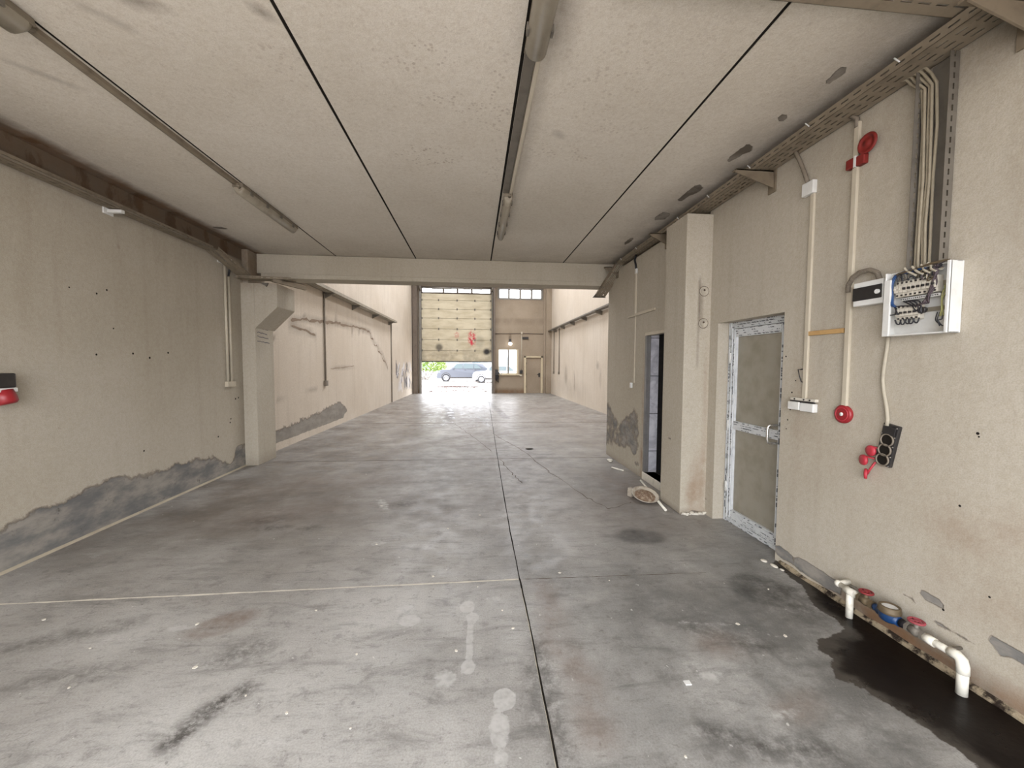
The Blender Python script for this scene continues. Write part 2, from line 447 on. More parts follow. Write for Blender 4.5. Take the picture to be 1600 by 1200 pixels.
def blob(cu, cv, ru, rv, rot=0.0, soft=1.0, amp=1.0):
    c, s_ = math.cos(rot), math.sin(rot)
    def f(u, v):
        a = ((u-cu)*c+(v-cv)*s_)/ru; b = (-(u-cu)*s_+(v-cv)*c)/rv
        dd = np.sqrt(a*a+b*b)
        return amp*np.clip((1+soft*.5-dd)/max(soft, .01), 0, 1)
    return f
def seg(pts, w, soft=.5, amp=1.0):
    P = np.array(pts, float)
    def f(u, v):
        best = np.full(u.shape, 1e9)
        for a, b in zip(P, P[1:]):
            ab = b-a; tt = np.clip(((u-a[0])*ab[0]+(v-a[1])*ab[1])/max(ab@ab, 1e-9), 0, 1)
            best = np.minimum(best, np.hypot(u-a[0]-tt*ab[0], v-a[1]-tt*ab[1]))
        return amp*np.clip((w*(1+soft*.5)-best)/(w*max(soft, .01)), 0, 1)
    return f
def poly_sd(pts, scale):
    P = np.array(pts, float)
    def f(u, v):
        inside = np.zeros(u.shape, bool); best = np.full(u.shape, 1e9)
        n = len(P)
        for i in range(n):
            a, b = P[i], P[(i+1) % n]; ab = b-a
            tt = np.clip(((u-a[0])*ab[0]+(v-a[1])*ab[1])/max(ab@ab, 1e-9), 0, 1)
            best = np.minimum(best, np.hypot(u-a[0]-tt*ab[0], v-a[1]-tt*ab[1]))
            cond = (a[1] > v) != (b[1] > v)
            xi = a[0]+(v-a[1])*(b[0]-a[0])/((b[1]-a[1]) if abs(b[1]-a[1]) > 1e-12 else 1e-12)
            inside ^= cond & (u < xi)
        sd = np.where(inside, best, -best)
        return np.clip(.5+sd/scale, 0, 1)
    return f
def union(*fs):
    return lambda u, v: np.maximum.reduce([g(u, v) for g in fs])
def below(prof, scale):
    """mask of what lies below a height profile [(u, v)...]"""
    P = np.array(prof, float)
    return lambda u, v: np.clip(.5+(np.interp(u, P[:,0], P[:,1])-v)/scale, 0, 1)*((u >= P[0,0]) & (u <= P[-1,0]))

# floor ------------------------------------------------------------
fx = axis([-3.6, -.7, .42, 4.3], .05); fx = [a for a in fx if a <= -.7+1e-6] + axis([-.7, .42], .02)[1:] + [a for a in fx if a > .42+1e-6]
fy = axis([-1.7, 1.3], .05) + axis([1.3, 2.6], .02)[1:] + axis([2.6, 7.0], .045)[1:] + axis([7.0, 20.75], .11)[1:]
wet = poly_sd([(2.36,2.80),(2.29,2.72),(2.27,2.45),(2.19,2.27),(2.14,2.19),(2.17,2.08),(2.14,2.0),(2.03,1.97),(1.92,1.93),(1.83,1.87),(1.86,1.80),(1.76,1.68),(1.83,1.665),(1.83,1.61),(1.87,1.51),(1.90,1.41),(1.93,1.29),(1.90,1.1),(1.8,.8),(1.9,.4),(2.45,.2),(2.45,2.8)], .22)
oil = union(blob(2.1,2.30,.22,.25,0,1.0,.5),
            seg([(-1.22,1.62),(-1.17,1.76),(-1.08,1.86)],.05,1.2,.9), blob(-1.22,2.12,.16,.10,.4,1.0,.55),
            blob(-1.55,3.73,.10,.06,0,.9,.6), blob(-2.0,3.95,.22,.10,.2,1.0,.55), blob(-1.88,3.75,.2,.06,.1,1.0,.6), seg([(-2.7,2.15),(-2.35,2.30),(-2.0,2.42)],.06,1.6,.5),
            seg([(-2.15,2.0),(-1.85,2.05)],.05,1.6,.5), seg([(.95,1.48),(1.15,1.38),(1.4,1.36)],.05,1.6,.6), seg([(1.25,2.1),(1.55,1.9)],.06,1.6,.5),
            blob(1.15,1.40,.03,.02,0,.4,.8), blob(.55,1.32,.02,.015,0,.4,.9), blob(.72,1.32,.02,.02,0,.4,.8),
            blob(-.75,4.3,.2,.09,.3,1,.5), blob(-.5,5.1,.3,.06,.0,1,.35), blob(.5,4.1,.1,.08,0,1,.4), blob(1.2,6.5,.2,.05,0,1,.4), blob(.6,5.0,.05,.1,0,1,.5),
            seg([(.345,1.3),(.34,1.7),(.345,2.05)],.05,1.6,.6), seg([(.28,1.55),(.28,1.9)],.05,1.6,.5), blob(1.0,6.9,.1,.04,0,.6,.8))
tyre = union(seg([(-2.18,19.6),(-1.79,17.1),(-1.28,14.9),(-.95,14.0),(-.76,12.3),(-.735,10.8)],.13,.5,.7), seg([(.09,18.0),(.55,15.3),(.79,12.9),(.88,10.95)],.11,.5,.62),
             blob(1.9,9.4,.6,.12,.2,1,.5), blob(-2.1,12.4,.8,.15,.1,1,.4), blob(2.6,13.4,.8,.15,.1,1,.35), blob(.25,10.6,.4,.12,0,1,.5), blob(-.3,8.1,.7,.15,0,1,.4), blob(-1.4,9.8,.8,.1,0,1,.4))
brown = union(seg([(.47,2.6),(.47,2.3),(.45,2.05),(.53,1.8),(.5,1.5)],.08,1.3,.5), blob(-2.05,4.1,.65,.38,.2,1.2,.42), blob(-1.47,2.37,.17,.10,.5,.4,.75), blob(-2.6,4.9,.6,.4,0,1.4,.35),
              blob(1.9,4.6,.3,.7,0,1.2,.6), blob(1.6,3.9,.5,.5,0,1.5,.3), blob(1.33,1.95,.14,.10,0,1,.45), blob(1.45,1.55,.13,.07,.3,1,.45), blob(-1.9,5.2,.8,.3,0,1.3,.35), blob(-2.0,14,1.2,3.5,0,1.3,.25), blob(2.6,12,1.5,4,0,1.3,.3))
pale = union(blob(-.048,2.405,.05,.065,0,.5,.9), seg([(-.02,2.29),(-.028,2.1),(-.03,1.92)],.024,.9,.75), blob(-.015,2.30,.045,.05,0,.6,.8), blob(-.035,1.91,.04,.05,0,.6,.85), blob(.134,1.708,.055,.06,0,.4,1), blob(.102,1.56,.05,.10,0,.7,.75), blob(.098,1.44,.05,.06,0,1,.55),
             blob(-.385,2.30,.07,.06,0,.7,.8), blob(-.44,2.42,.08,.05,.5,.9,.6), blob(-.143,1.85,.07,.07,0,.9,.65), blob(.12,2.47,.09,.05,0,1,.5), blob(-1.0,4.3,.08,.35,.4,1.2,.6), blob(-.82,3.35,.09,.05,.3,.9,.7),
             blob(-1.6,3.6,.5,.2,0,1.3,.35), blob(1.15,1.75,.1,.06,0,1,.55), blob(1.35,1.52,.12,.05,.2,1,.5), blob(.86,2.2,.12,.08,0,1,.4), blob(-.62,1.9,.2,.15,0,1.2,.35),
             seg([(1.2,2.15),(1.5,2.1),(1.75,1.95)],.03,1.5,.5), blob(-1.7,2.35,.12,.04,.1,1,.6), blob(-2.0,2.3,.1,.05,.1,1,.5))
warm = lambda u, v: np.clip((v-2.4)/2.0, 0, 1)*np.where(u < .3, .9, .7) + .25*np.clip((-.6-u)/1.5, 0, 1)
dark_stain = union(poly_sd([(.32,3.0),(.55,1.2),(.35,.0),(2.5,0),(2.5,3.3),(1.6,2.9)], 1.5), blob(1.3,1.9,.8,.6,0,1.2,.85), blob(1.9,2.3,.5,.6,0,1.3,.95), blob(-.2,1.9,.4,.35,0,1.5,.3), blob(1.7,4.8,.5,1.0,0,1.5,.5), blob(-.3,6.2,1.0,.9,0,1.4,.3))  # broad darker, greyer areas stained into the concrete itself
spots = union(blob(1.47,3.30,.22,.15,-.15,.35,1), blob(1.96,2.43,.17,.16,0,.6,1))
dark_stain2 = lambda u, v: np.clip(dark_stain(u, v)*.80+spots(u, v)*.85, 0, 1)
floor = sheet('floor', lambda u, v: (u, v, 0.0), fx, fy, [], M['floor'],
              dict(wet=wet, oil=union(oil, tyre), brown=brown, pale=pale, warm=warm, dark_stain=dark_stain2, polish=lambda u, v: np.clip((v-5.5)/4, 0, 1)*np.clip(1.25-np.abs(u+.4)/2.6, 0, 1)), thick=.2)
struct(floor, 'worn stained grey concrete floor with wet patch by right wall', 'floor')

def strip(pts, w, z=.0012, jag=0.0):
    mb = MB(); P = [Vector((x, y, z)) for x, y in pts]
    L, Rr = [], []
    for i, p in enumerate(P):
        t = (P[min(i+1,len(P)-1)]-P[max(i-1,0)]).normalized(); n = Vector((-t.y, t.x, 0))
        ww = w*(1+random.uniform(-jag, jag))
        L.append(p+n*ww/2); Rr.append(p-n*ww/2)
    n = len(P)
    return mb.add(L+Rr, [(i, i+1, n+i+1, n+i) for i in range(n-1)])
def jagged(a, b, n, amp):
    return [(a[0]+(b[0]-a[0])*i/n+random.uniform(-amp, amp), a[1]+(b[1]-a[1])*i/n+random.uniform(-amp, amp)) for i in range(n+1)]
cj = [(.312,.2),(.312,1.40),(.322,2.2),(.318,2.7),(.321,3.5),(.35,5.2),(.385,7.07),(.44,9.6),(.515,13.1),(.56,15.5)]
cj2 = [tuple(p) for a, b in zip(cj, cj[1:]) for p in jagged(a, b, 8, .0012)]
strip(cj2, .0085, .0012, .35).build('joint', M['darkflat'], floor)
o = strip([(x-.0055, y) for x, y in cj2 if y < 2.6], .003, .0014, .6).build('joint_sealant', M['cable'], floor)
M['caulk'] = simple('white_joint_filler', lin(212,206,192), .8, 0, .4, lin(130,120,106), 20)
strip(jagged((-3.4,2.685),(.31,2.69),60,.002), .015, .0013, .35).build('joint_sealant', M['caulk'], floor)
strip(jagged((.33,2.69),(1.7,2.66),30,.002), .004, .0011, .7).build('joint', M['crack'], floor)
strip(jagged((-3.1,6.30),(2.2,6.22),60,.003), .014, .0011, .5).build('joint', M['crack'], floor)
strip(jagged((-3.2,10.2),(4.0,10.1),60,.006), .034, .0011, .4).build('joint', M['crack'], floor)
for a in ([(-.75,10.75),(-.43,9.74),(0,8.0),(.303,6.81)], [(.39,8.6),(.84,6.82),(1.05,5.43),(1.3,4.3),(1.42,3.95)], [(-1.5,17),(-.9,15.2),(.4,13.5),(.62,12.2)], [(-2.8,13.6),(-1.4,12.4),(-.3,11.0)],
          [(1.42,3.95),(1.75,4.15)], [(.40,6.2),(.52,5.4),(.62,4.9)]):
    pts = [tuple(p) for q, r in zip(a, a[1:]) for p in jagged(q, r, 7, .02)]
    strip(pts, .009, .0012, .6).build('crack', M['crack'], floor)

# left front wall ---------------------------------------------------
ly = axis([-1.7, 6.15], .06); lz = axis([0, 3.22], .06)
lpeel = union(below([(-1.7,.26),(2.6,.27),(3.085,.29),(3.29,.36),(3.58,.375),(3.87,.44),(4.32,.36),(4.8,.37),(5.35,.31),(5.6,.19),(5.75,.12),(5.9,.26),(6.2,.33)], .34),
              blob(5.95,.30,.07,.035,.6,.4,.9))
lgr = lambda u, v: np.clip((v-2.97)/.06, 0, 1)*1.6 + np.clip((v-2.5)/.6, 0, 1)*.12 + np.clip((u-5.85)/.3, 0, 1)*.3  # dirty band at the top, then plain darkening upward and towards the column
lgr2 = lgr
wl = sheet('wall_left', lambda u, v: (-3.40, u, v), ly, lz, [], M['wall'], dict(peel=lpeel, grime=lgr2, rust=lambda u, v: np.clip((v-3.0)/.08,0,1)*.2), thick=.2, back=(-1,0,0))
def plug_holes(wall, x, s, pts):
    for y, z, r in pts:
        mb = MB(); mb.lathe((x+s*.0008,y,z),(s,0,0),[(r,0),(r*.6,.0006),(0,.0006)],8); mb.build('plug_hole', M['darkflat'], wall)
plug_holes(wl, -3.40, 1, [(3.9,2.15,.009),(4.0,2.2,.009),(3.87,1.60,.010),(4.25,1.62,.011),(4.45,1.58,.012),(4.05,1.85,.008),(4.7,1.64,.012),(5.9,1.02,.014),(5.97,1.03,.012),(5.78,.75,.012),(5.76,.70,.012),(5.5,.55,.012),(3.66,2.16,.007),(4.33,.62,.010)])
struct(wl, 'beige left wall with peeled grey cement along its foot', 'wall')
mb = MB()
pts = [(-3.40+.03, y, 0) for y in axis([-1.7,6.1],.2)]
mb.prism([(-3.40,-1.7,0),(-3.382,-1.7,0),(-3.390,-1.7,.012),(-3.40,-1.7,.018)], (0,7.8,0))
struct(mb.build('baseboard_left', M['concrete']), 'pale mortar fillet along the foot of the left wall', 'baseboard')

def paint(ob, cuts, **fields):
    """subdivide a block and store damage masks by world position"""
    me = ob.data; bm = bmesh.new(); bm.from_mesh(me)
    bmesh.ops.subdivide_edges(bm, edges=bm.edges[:], cuts=cuts, use_grid_fill=True); bm.to_mesh(me); bm.free()
    co_ = np.empty(len(me.vertices)*3, np.float32); me.vertices.foreach_get('co', co_); co_ = co_.reshape(-1, 3)+np.array(ORG[ob.name])
    for k, fn in fields.items():
        a = me.attributes.new(k, 'FLOAT', 'POINT'); a.data.foreach_set('value', np.clip(fn(co_[:,0], co_[:,1], co_[:,2]), 0, 1).astype(np.float32))
# left column with corbel, beam --------------------------------------
mb = MB()
mb.box(-3.45,-3.215,6.10,6.62,0,2.70)
mb.prism([(-3.215,6.10,2.04),(-2.895,6.10,2.36),(-2.895,6.10,2.70),(-3.215,6.10,2.70)], (0,.56,0))
mb.box(-3.45,-3.325,6.16,6.62,2.70,3.2)
o = mb.build('column', M['wall'], bevel=.006)
paint(o, 14, grime=lambda x, y, z: np.clip((z-2.55)/.35, 0, 1)*.55+np.clip((.1-z)/.1, 0, 1)*.3, rust=lambda x, y, z: np.clip((z-2.6)/.2, 0, 1)*.4)
struct(o, 'beige concrete column with corbel carrying the beam on the left', 'column')
mb = MB()
mb.box(-3.315,2.6,6.38,6.68,2.90,3.195)
mb.box(-3.25,2.6,6.365,6.69,2.83,2.90)
M['beam'] = plaster('beam_paint', lin(192,185,170), lin(180,172,156), lin(110,98,84), .25)
struct(mb.build('beam', M['beam'], bevel=.005), 'long beige concrete beam crossing under the ceiling edge', 'beam')

# ceiling: panels with open joints ----------------------------------
joints = [-2.155, -.933, .257, 1.445]
edges = [-3.45] + joints + [4.2]
cpeel = union(*[blob(a, b, ra, rb, rt, .5, .95) for a, b, ra, rb, rt in ((2.07,2.14,.05,.06,.3),(2.08,2.55,.03,.05,0),(2.08,2.98,.06,.13,.2),(2.08,3.7,.06,.2,.1),(2.1,4.3,.05,.15,0),(-3.14,5.25,.10,.05,.4),(2.05,5.2,.03,.2,0))])
cgr = union(lambda u, v: np.clip((u-1.75)/.5, 0, 1)*.5, lambda u, v: np.clip((-3.20-u)/.09, 0, 1)*1.4, lambda u, v: np.clip((-2.7-u)/.7,0,1)*.2,  # dirt beside the trays, and plain darkening towards the left side
            blob(.42,1.75,.06,.5,0,1,.55), blob(.40,3.0,.05,.9,0,1.2,.3),
            blob(-1.8,2.15,.08,.02,.6,1,.7), blob(-1.55,2.05,.08,.012,0,1,.6), blob(-2.5,2.6,.12,.015,.8,1,.5), blob(.62,2.88,.05,.012,.6,1,.8), blob(-1.0,2.05,.03,.012,.2,1,.6),
            lambda u, v: np.clip((v-5.2)/1.2,0,1)*.22)  # plain darkening towards the beam
cspk = union(blob(-.32,2.25,.22,.10,0,.8,.95), blob(-.05,2.65,.30,.12,.15,.8,.9), blob(-.38,3.3,.28,.22,.2,.8,.95), blob(.15,2.6,.10,.5,0,1,.7), blob(-1.05,2.3,.10,.3,0,1,.6), blob(.75,2.35,.35,.5,0,1,.45), blob(.7,3.1,.35,.12,.1,1,.7), blob(.15,3.3,.08,.5,0,1,.6), blob(1.05,2.75,.25,.15,0,1,.5), blob(-2.0,2.3,.6,.4,0,1.2,.2), lambda u, v: .22+0*u)
us = []
for a, b in zip(edges, edges[1:]):
    us += axis([a+.010, b-.010], .07)
cy = axis([-1.7, 6.5], .07)
holes = [(j-.0095, j+.0095, -9, 99) for j in joints]
ce = sheet('ceiling', lambda u, v: (u, v, 3.20), us, cy, holes, M['ceil'], dict(peel=cpeel, grime=cgr, rust=lambda u, v: np.clip((-3.17-u)/.12, 0, 1)*.5, speck=cspk), thick=.14, back=(0,0,1))
struct(ce, 'stained grey beige ceiling of long concrete panels with dark joints', 'ceiling')
mb = MB()
for j in joints: mb.box(j-.012, j+.012, -1.7, 6.5, 3.204, 3.25)
mb.build('joint', M['darkflat'], ce)
mb = MB(); mb.box(-3.5,4.3,-1.75,6.55,3.345,3.40); mb.build('slab_topping', M['concrete'], ce)

# right front wall ---------------------------------------------------
ry = axis([-1.7, 2.80, 3.62, 3.80], .06); rz = axis([0, 1.94, 3.22], .055)
rpeel = union(blob(2.72,.085,.12,.04,0,.6,.75), blob(2.45,.08,.2,.06,.0,.7,.8), blob(2.28,.09,.1,.05,0,.7,.7), blob(1.80,.30,.11,.025,-.25,.7,.85), blob(1.45,.26,.10,.04,-.2,.6,.9), blob(1.95,.24,.25,.02,0,.8,.5), blob(1.62,.22,.2,.02,-.1,.8,.5), blob(2.05,.10,.3,.04,0,.8,.5),
              blob(1.2,.2,.15,.06,0,.7,.7), blob(3.72,.2,.05,.12,0,.7,.5))
rgr = union(lambda u, v: np.clip((.085-v)/.07, 0, 1)*np.clip((2.30-u)/.2, 0, 1)*.95, blob(1.85,.05,.4,.07,0,.9,.95), lambda u, v: np.clip((v-3.05)/.06, 0, 1)*.6, lambda u, v: np.clip((v-2.7)/.45, 0, 1)*.22,  # dirty foot, and gradual darkening towards the wall top
            blob(2.4,1.9,.2,.3,0,1.3,.1),
            blob(1.6,3.0,.25,.12,0,1.3,.6), blob(1.5,2.2,.1,.3,0,1.4,.15))
rru = union(blob(1.50,.80,.10,.09,0,1.5,.25), blob(1.65,.72,.14,.10,.2,1.5,.3), blob(1.55,.45,.2,.12,0,1.5,.2), blob(1.75,.05,.5,.06,0,1,.7), blob(1.35,.07,.2,.07,0,1,.5), blob(2.15,1.0,.3,.25,0,1.5,.12), blob(2.6,1.1,.1,.4,0,1.4,.15))
wr = sheet('wall_right', lambda u, v: (2.36, u, v), ry, rz, [(2.80,3.62,-1,1.94)], M['wall'], dict(peel=rpeel, grime=rgr, rust=rru), thick=.22, back=(1,0,0))
plug_holes(wr, 2.36, -1, [(1.61,1.215,.007),(1.605,1.20,.004),(1.66,.85,.006),(1.53,.47,.005),(1.70,.30,.006),(2.70,1.33,.007),(2.71,1.20,.006),(2.73,1.12,.006),(2.67,1.42,.005),(2.77,1.6,.007),(2.74,1.05,.005)])
struct(wr, 'beige right wall carrying the electrical boxes and the pipes', 'wall')

# right column
cz = axis([0,3.22],.08)
mb = MB()
mb.box(2.09,2.6,3.75,4.18,0,3.03)
o = mb.build('column', M['wall'], bevel=.008)
fr = lambda x, y: (y < 3.76)
paint(o, 40, rust=lambda x, y, z: fr(x, y)*(blob(2.27,.28,.09,.30,0,1.2,.38)(x, z)+blob(2.33,.8,.03,.7,0,1.2,.2)(x, z)+blob(2.2,.2,.05,.1,0,1,.4)(x, z)),
      grime=lambda x, y, z: np.clip((.06-z)/.05, 0, 1)*.5+fr(x, y)*(seg([(2.235,1.55),(2.235,2.4)],.012,1,.45)(x, z)+seg([(2.26,1.9),(2.255,2.3)],.02,1,.4)(x, z)),
      peel=lambda x, y, z: fr(x, y)*.62*blob(2.25,.02,.10,.05,0,.6,1)(x, z)+(x < 2.1)*blob(4.0,.75,.06,.05,0,1,.5)(y, z))
struct(o, 'beige plastered column beside the white framed door on the right', 'column')
mb = MB()                                      # ragged mortar at the column foot
for k in range(26):
    x = 2.10+.26*k/25+random.uniform(-.01,.01); r = random.uniform(.008,.022)
    mb.ball((x, 3.742-random.uniform(0,.02), random.uniform(.002,.02)), r, 7, 5, (1.3,1,.7))
tag(mb.build('mortar_crumbs', M['caulk']), 'crumbled pale mortar lying along the foot of the right column', 'rubble', None, 'stuff')

# right far wall with dark doorway
ry2 = axis([4.16, 4.46, 5.00, 6.47], .05); rz2 = axis([0, .10, 1.95, 3.03], .05)
r2peel = union(lambda u, v: .53*poly_sd([(6.6,1.0),(6.3,.92),(5.9,.72),(5.6,.86),(5.3,.98),(5.08,.86),(5.08,.35),(5.3,.25),(5.7,.22),(6.2,.12),(6.6,.1)], .25)(u, v), blob(5.3,.35,.12,.12,0,.6,.7), blob(5.2,.15,.1,.06,0,.6,.6))
wr2 = sheet('wall_passage', lambda u, v: (2.25, u, v), ry2, rz2, [(4.46,5.00,.10,1.95)], M['wall'],
            dict(peel=r2peel, grime=union(lambda u, v: np.clip((v-3.0)/.08, 0, 1)*.5, lambda u, v: np.clip((.08-v)/.08, 0, 1)*.35), rust=union(blob(5.05,.2,.04,.3,0,1,.7), blob(5.06,.9,.02,.8,0,1,.35))), thick=.14, back=(1,0,0))
struct(wr2, 'beige right wall with scabby grey patches beside the dark doorway', 'wall')
mb = MB(); mb.box(2.36,4.2,6.33,6.47,0,3.22)
struct(mb.build('wall_partition', M['wall']), 'end wall of the small room seen edge on at the right', 'wall')
mb = MB(); mb.box(2.58,4.1,4.00,4.12,0,3.2)
struct(mb.build('wall_inner', M['wall']), 'inner dividing wall behind the right column', 'wall')
# doorway frame, step and the tiled room wall behind
t = thing('door_2', (2.3,4.74,0), 'grey metal framed dark open doorway beside the right column', 'door', None, 'structure')
mb = MB(); mb.box(2.243,2.29,4.955,5.0,.10,1.95); mb.box(2.25,2.33,4.46,4.49,.10,1.95); mb.box(2.285,2.302,4.945,4.975,.10,1.93)
mb.build('door_frame', M['frame_grey'], t, .003)
mb = MB(); mb.box(2.24,2.33,4.46,5.0,1.915,1.955); mb.build('door_head', M['ivory'], t, .003)
mb = MB(); mb.box(2.235,2.40,4.46,5.0,0,.10); o = mb.build('threshold', M['caulk'], t, .006); o['label'] = 'pale mortar threshold'
mb = MB(); mb.box(2.302,2.415,4.955,4.999,.101,1.95); mb.build('tile_lining', M['tile'], t)
mb = MB(); mb.box(2.39,2.60,5.0,5.06,.03,2.1); mb.build('dark_room_panel', M['dark'], t)  # black panel stands in for the darkness of the room beyond

# hall walls ---------------------------------------------------------
def hx(y): return -3.46+(y-6.6)*(.27/14.0)
hy = axis([6.6, 20.7], .10); hz = axis([0, 6.4], .09)
crk = [(7.7,2.33),(8.4,2.42),(9.3,2.47),(10.3,2.53),(11.5,2.57),(12.9,2.55),(13.15,2.33),(13.7,2.15),(14.4,1.9),(15.2,1.37)]
hgr = union(seg(crk, .07, 1.3, .42), seg([(7.7,2.2),(8.5,2.19),(8.8,2.12)],.06,1.2,.45), lambda u, v: np.clip((v-2.55)/.5,0,1)*.12,  # crack marks; the last term simply darkens the upper wall
            *[seg([(a,2.5),(a+.05,2.5+h)],.03,1,.5) for a, h in ((9.4,.2),(10.0,.4),(10.6,.2),(11.2,-.3),(11.8,-.2),(8.3,-.3),(12.2,.2))],
            seg([(9.6,1.38),(10.9,1.45),(11.9,1.47)],.03,1,.4), seg([(7.2,.9),(8.8,.98)],.02,1,.35),
            seg([(6.75,1.95),(7.1,1.95)],.012,1,.6), seg([(6.75,1.85),(7.05,1.86)],.012,1,.6), seg([(7.6,1.8),(8.5,1.8)],.015,1,.5))
hpeel = union(below([(6.6,.33),(7.6,.36),(8.6,.42),(9.4,.5),(10.2,.55),(10.6,.35),(10.9,.1)], .45))
hpeel2 = lambda u, v: hpeel(u, v)*(v > .10+.02*(u-6.6))
hl = sheet('wall_hall_left', lambda u, v: (hx(u), u, v), hy, hz, [], M['hallwall'], dict(grime=hgr, peel=hpeel2, rust=lambda u, v: np.clip((v-.0),0,1)*0), thick=.2, back=(-1,0,0))
struct(hl, 'tall warm beige left wall of the far hall with a stepped crack', 'wall')
def wall_crack(pts, w, amp, n):
    P = [tuple(p) for q, r in zip(pts, pts[1:]) for p in jagged(q, r, n, amp)]
    L, Rr = [], []
    for i, (y, z) in enumerate(P):
        ww = w*random.uniform(.4, 1.4)
        L.append((hx(y)+.003, y, z+ww/2)); Rr.append((hx(y)+.003, y+ww*.3, z-ww/2))
    n_ = len(P); mb = MB(); mb.add(L+Rr, [(i, i+1, n_+i+1, n_+i) for i in range(n_-1)]); return mb.build('crack', M['wall_crack'], hl)
wall_crack([(7.7,2.33),(8.4,2.42),(9.3,2.47),(10.3,2.53),(11.5,2.57),(12.7,2.55)], .055, .03, 7)
wall_crack([(7.75,2.23),(8.3,2.20),(8.8,2.13)], .045, .012, 5)
wall_crack([(12.7,2.55),(12.95,2.50),(13.0,2.36),(13.25,2.33),(13.35,2.16),(13.7,2.14),(13.85,1.95),(14.3,1.88),(14.45,1.68),(14.8,1.62),(15.2,1.37)], .06, .02, 3)
wall_crack([(9.6,1.40),(10.4,1.42),(11.3,1.47)], .014, .01, 5)
wall_crack([(6.8,1.97),(7.1,1.94)], .012, .01, 4); wall_crack([(6.8,1.90),(7.0,1.91)], .012, .01, 4); wall_crack([(6.8,1.83),(7.05,1.84)], .012, .01, 4)
# spray paint scribbles on the left hall wall
M['spray'] = simple('faded_black_spray', lin(96,94,98), .9, 0, .5, lin(150,146,144), 3)
M['spray_white'] = simple('faded_white_spray', lin(214,212,212), .9, 0, .5, lin(170,164,160), 3)
def wall_scribble(name, pts, w, mat, label, cat='graffiti'):
    mb = MB()
    P = [Vector((hx(y)+.004, y, z)) for y, z in pts]
    for a, b in zip(P, P[1:]):
        dd = (b-a).normalized(); n = Vector((0, -dd.z, dd.y))*w/2
        mb.add([a+n, b+n, b-n, a-n], [(0,1,2,3)])
    return mb
g = thing('graffiti', (hx(18)+.004, 18.0, .5), 'faded black and white spray scribble low on left hall wall near door', 'graffiti')
for k in range(16):
    y0 = 16.6+random.uniform(0,3.0); z0 = random.uniform(.55,1.5)
    pts = [(y0+random.uniform(-.3,.3)+.1*i, z0+(.35 if i % 2 else -.35)*random.uniform(.5,1)) for i in range(5)]
    wall_scribble('x', pts, .07, None, '').build('stroke', M['spray'] if k % 2 else M['spray_white'], g)

g = thing('pencil_marks', (-3.212, 6.35, 1.8), 'faint dark pencil lines written on the inner side of the left column', 'writing')
for z in (2.06, 1.99, 1.93, 1.86):
    mb = MB(); P = [Vector((-3.2135, 6.15+.035*i, z+random.uniform(-.006, .006)-.002*i)) for i in range(random.choice((9, 10, 11)))]
    for a, b in zip(P, P[1:]):
        n_ = Vector((0, 0, .006)); mb.add([a+n_, b+n_, b-n_, a-n_], [(0,1,2,3)])
    mb.build('stroke', M['spray'], g)
hry = axis([6.3, 20.7], .12)
hr = sheet('wall_hall_right', lambda u, v: (4.08-(u-6.3)*.006, u, v), hry, hz, [], M['hallwall'],
           dict(grime=union(blob(17.0,1.0,.25,.45,0,1,.45), seg([(15.6,1.2),(15.5,.55)],.06,1,.55), blob(12.6,1.5,.15,.12,0,1,.4), blob(12.3,1.1,.1,.3,0,1,.3), blob(16,.5,2,.3,0,1.3,.2)), peel=blob(19.2,.8,.3,.5,0,1.2,.3)), thick=.2, back=(1,0,0))
struct(hr, 'tall bright beige right wall of the far hall', 'wall')

# back wall with openings
bx = axis([-3.4,-2.78,.93,1.26,1.22,1.26], 9)
bxs = axis([-3.4,-2.78,.90,1.22,1.27,2.30,2.64,3.56,4.2], .12); bzs = axis([0,1.0,1.925,2.35,4.95,5.20,5.52,6.4], .12)
bh = [(-2.78,.90,-1,5.52),(1.22,2.30,1.0,2.35),(1.22,1.27,4.95,5.52),(1.27,2.30,4.95,5.52),(2.30,2.64,4.95,5.52),(2.64,3.56,4.95,5.52),(2.64,3.56,-1,1.925)]
bk = sheet('wall_back', lambda u, v: (u, 20.6, v), bxs, bzs, bh, M['backwall'],
           dict(grime=union(lambda u, v: np.clip((v-3.62)/.06,0,1)*np.clip((3.95-v)/.06,0,1)*.3, lambda u, v: np.clip((.28-v)/.12,0,1)*.6, blob(1.85,2.85,.07,.28,0,.9,.7), lambda u, v: np.clip((v-4.6)/.8,0,1)*.3, lambda u, v: np.clip((u-3.55)/.2,0,1)*.25),  # stains, plus even darkening towards the top and the right corner
                rust=lambda u, v: np.clip((.25-v)/.1,0,1)*.5), thick=.3, back=(0,1,0))
struct(bk, 'tan back wall holding the shutter door, window and small door', 'wall')
mb = MB(); mb.box(-3.6,4.3,6.5,6.68,3.2,6.4)
struct(mb.build('wall_mezzanine', M['hallwall']), 'upper wall above the beam facing the hall', 'wall')

# hall roof with skylights (above the picture)
rx = axis([-3.6,-2.4,-1.0,1.6,3.0,4.3], .6); ryy = axis([6.5,8.2,19.4,20.9], 1.0)
rf = sheet('ceiling_hall', lambda u, v: (u, v, 6.4), rx, ryy, [(-2.4,-1.0,8.2,19.4),(1.6,3.0,8.2,19.4)], M['hallwall'], None, thick=.2, back=(0,0,1))
struct(rf, 'hall roof with two long skylights', 'ceiling')

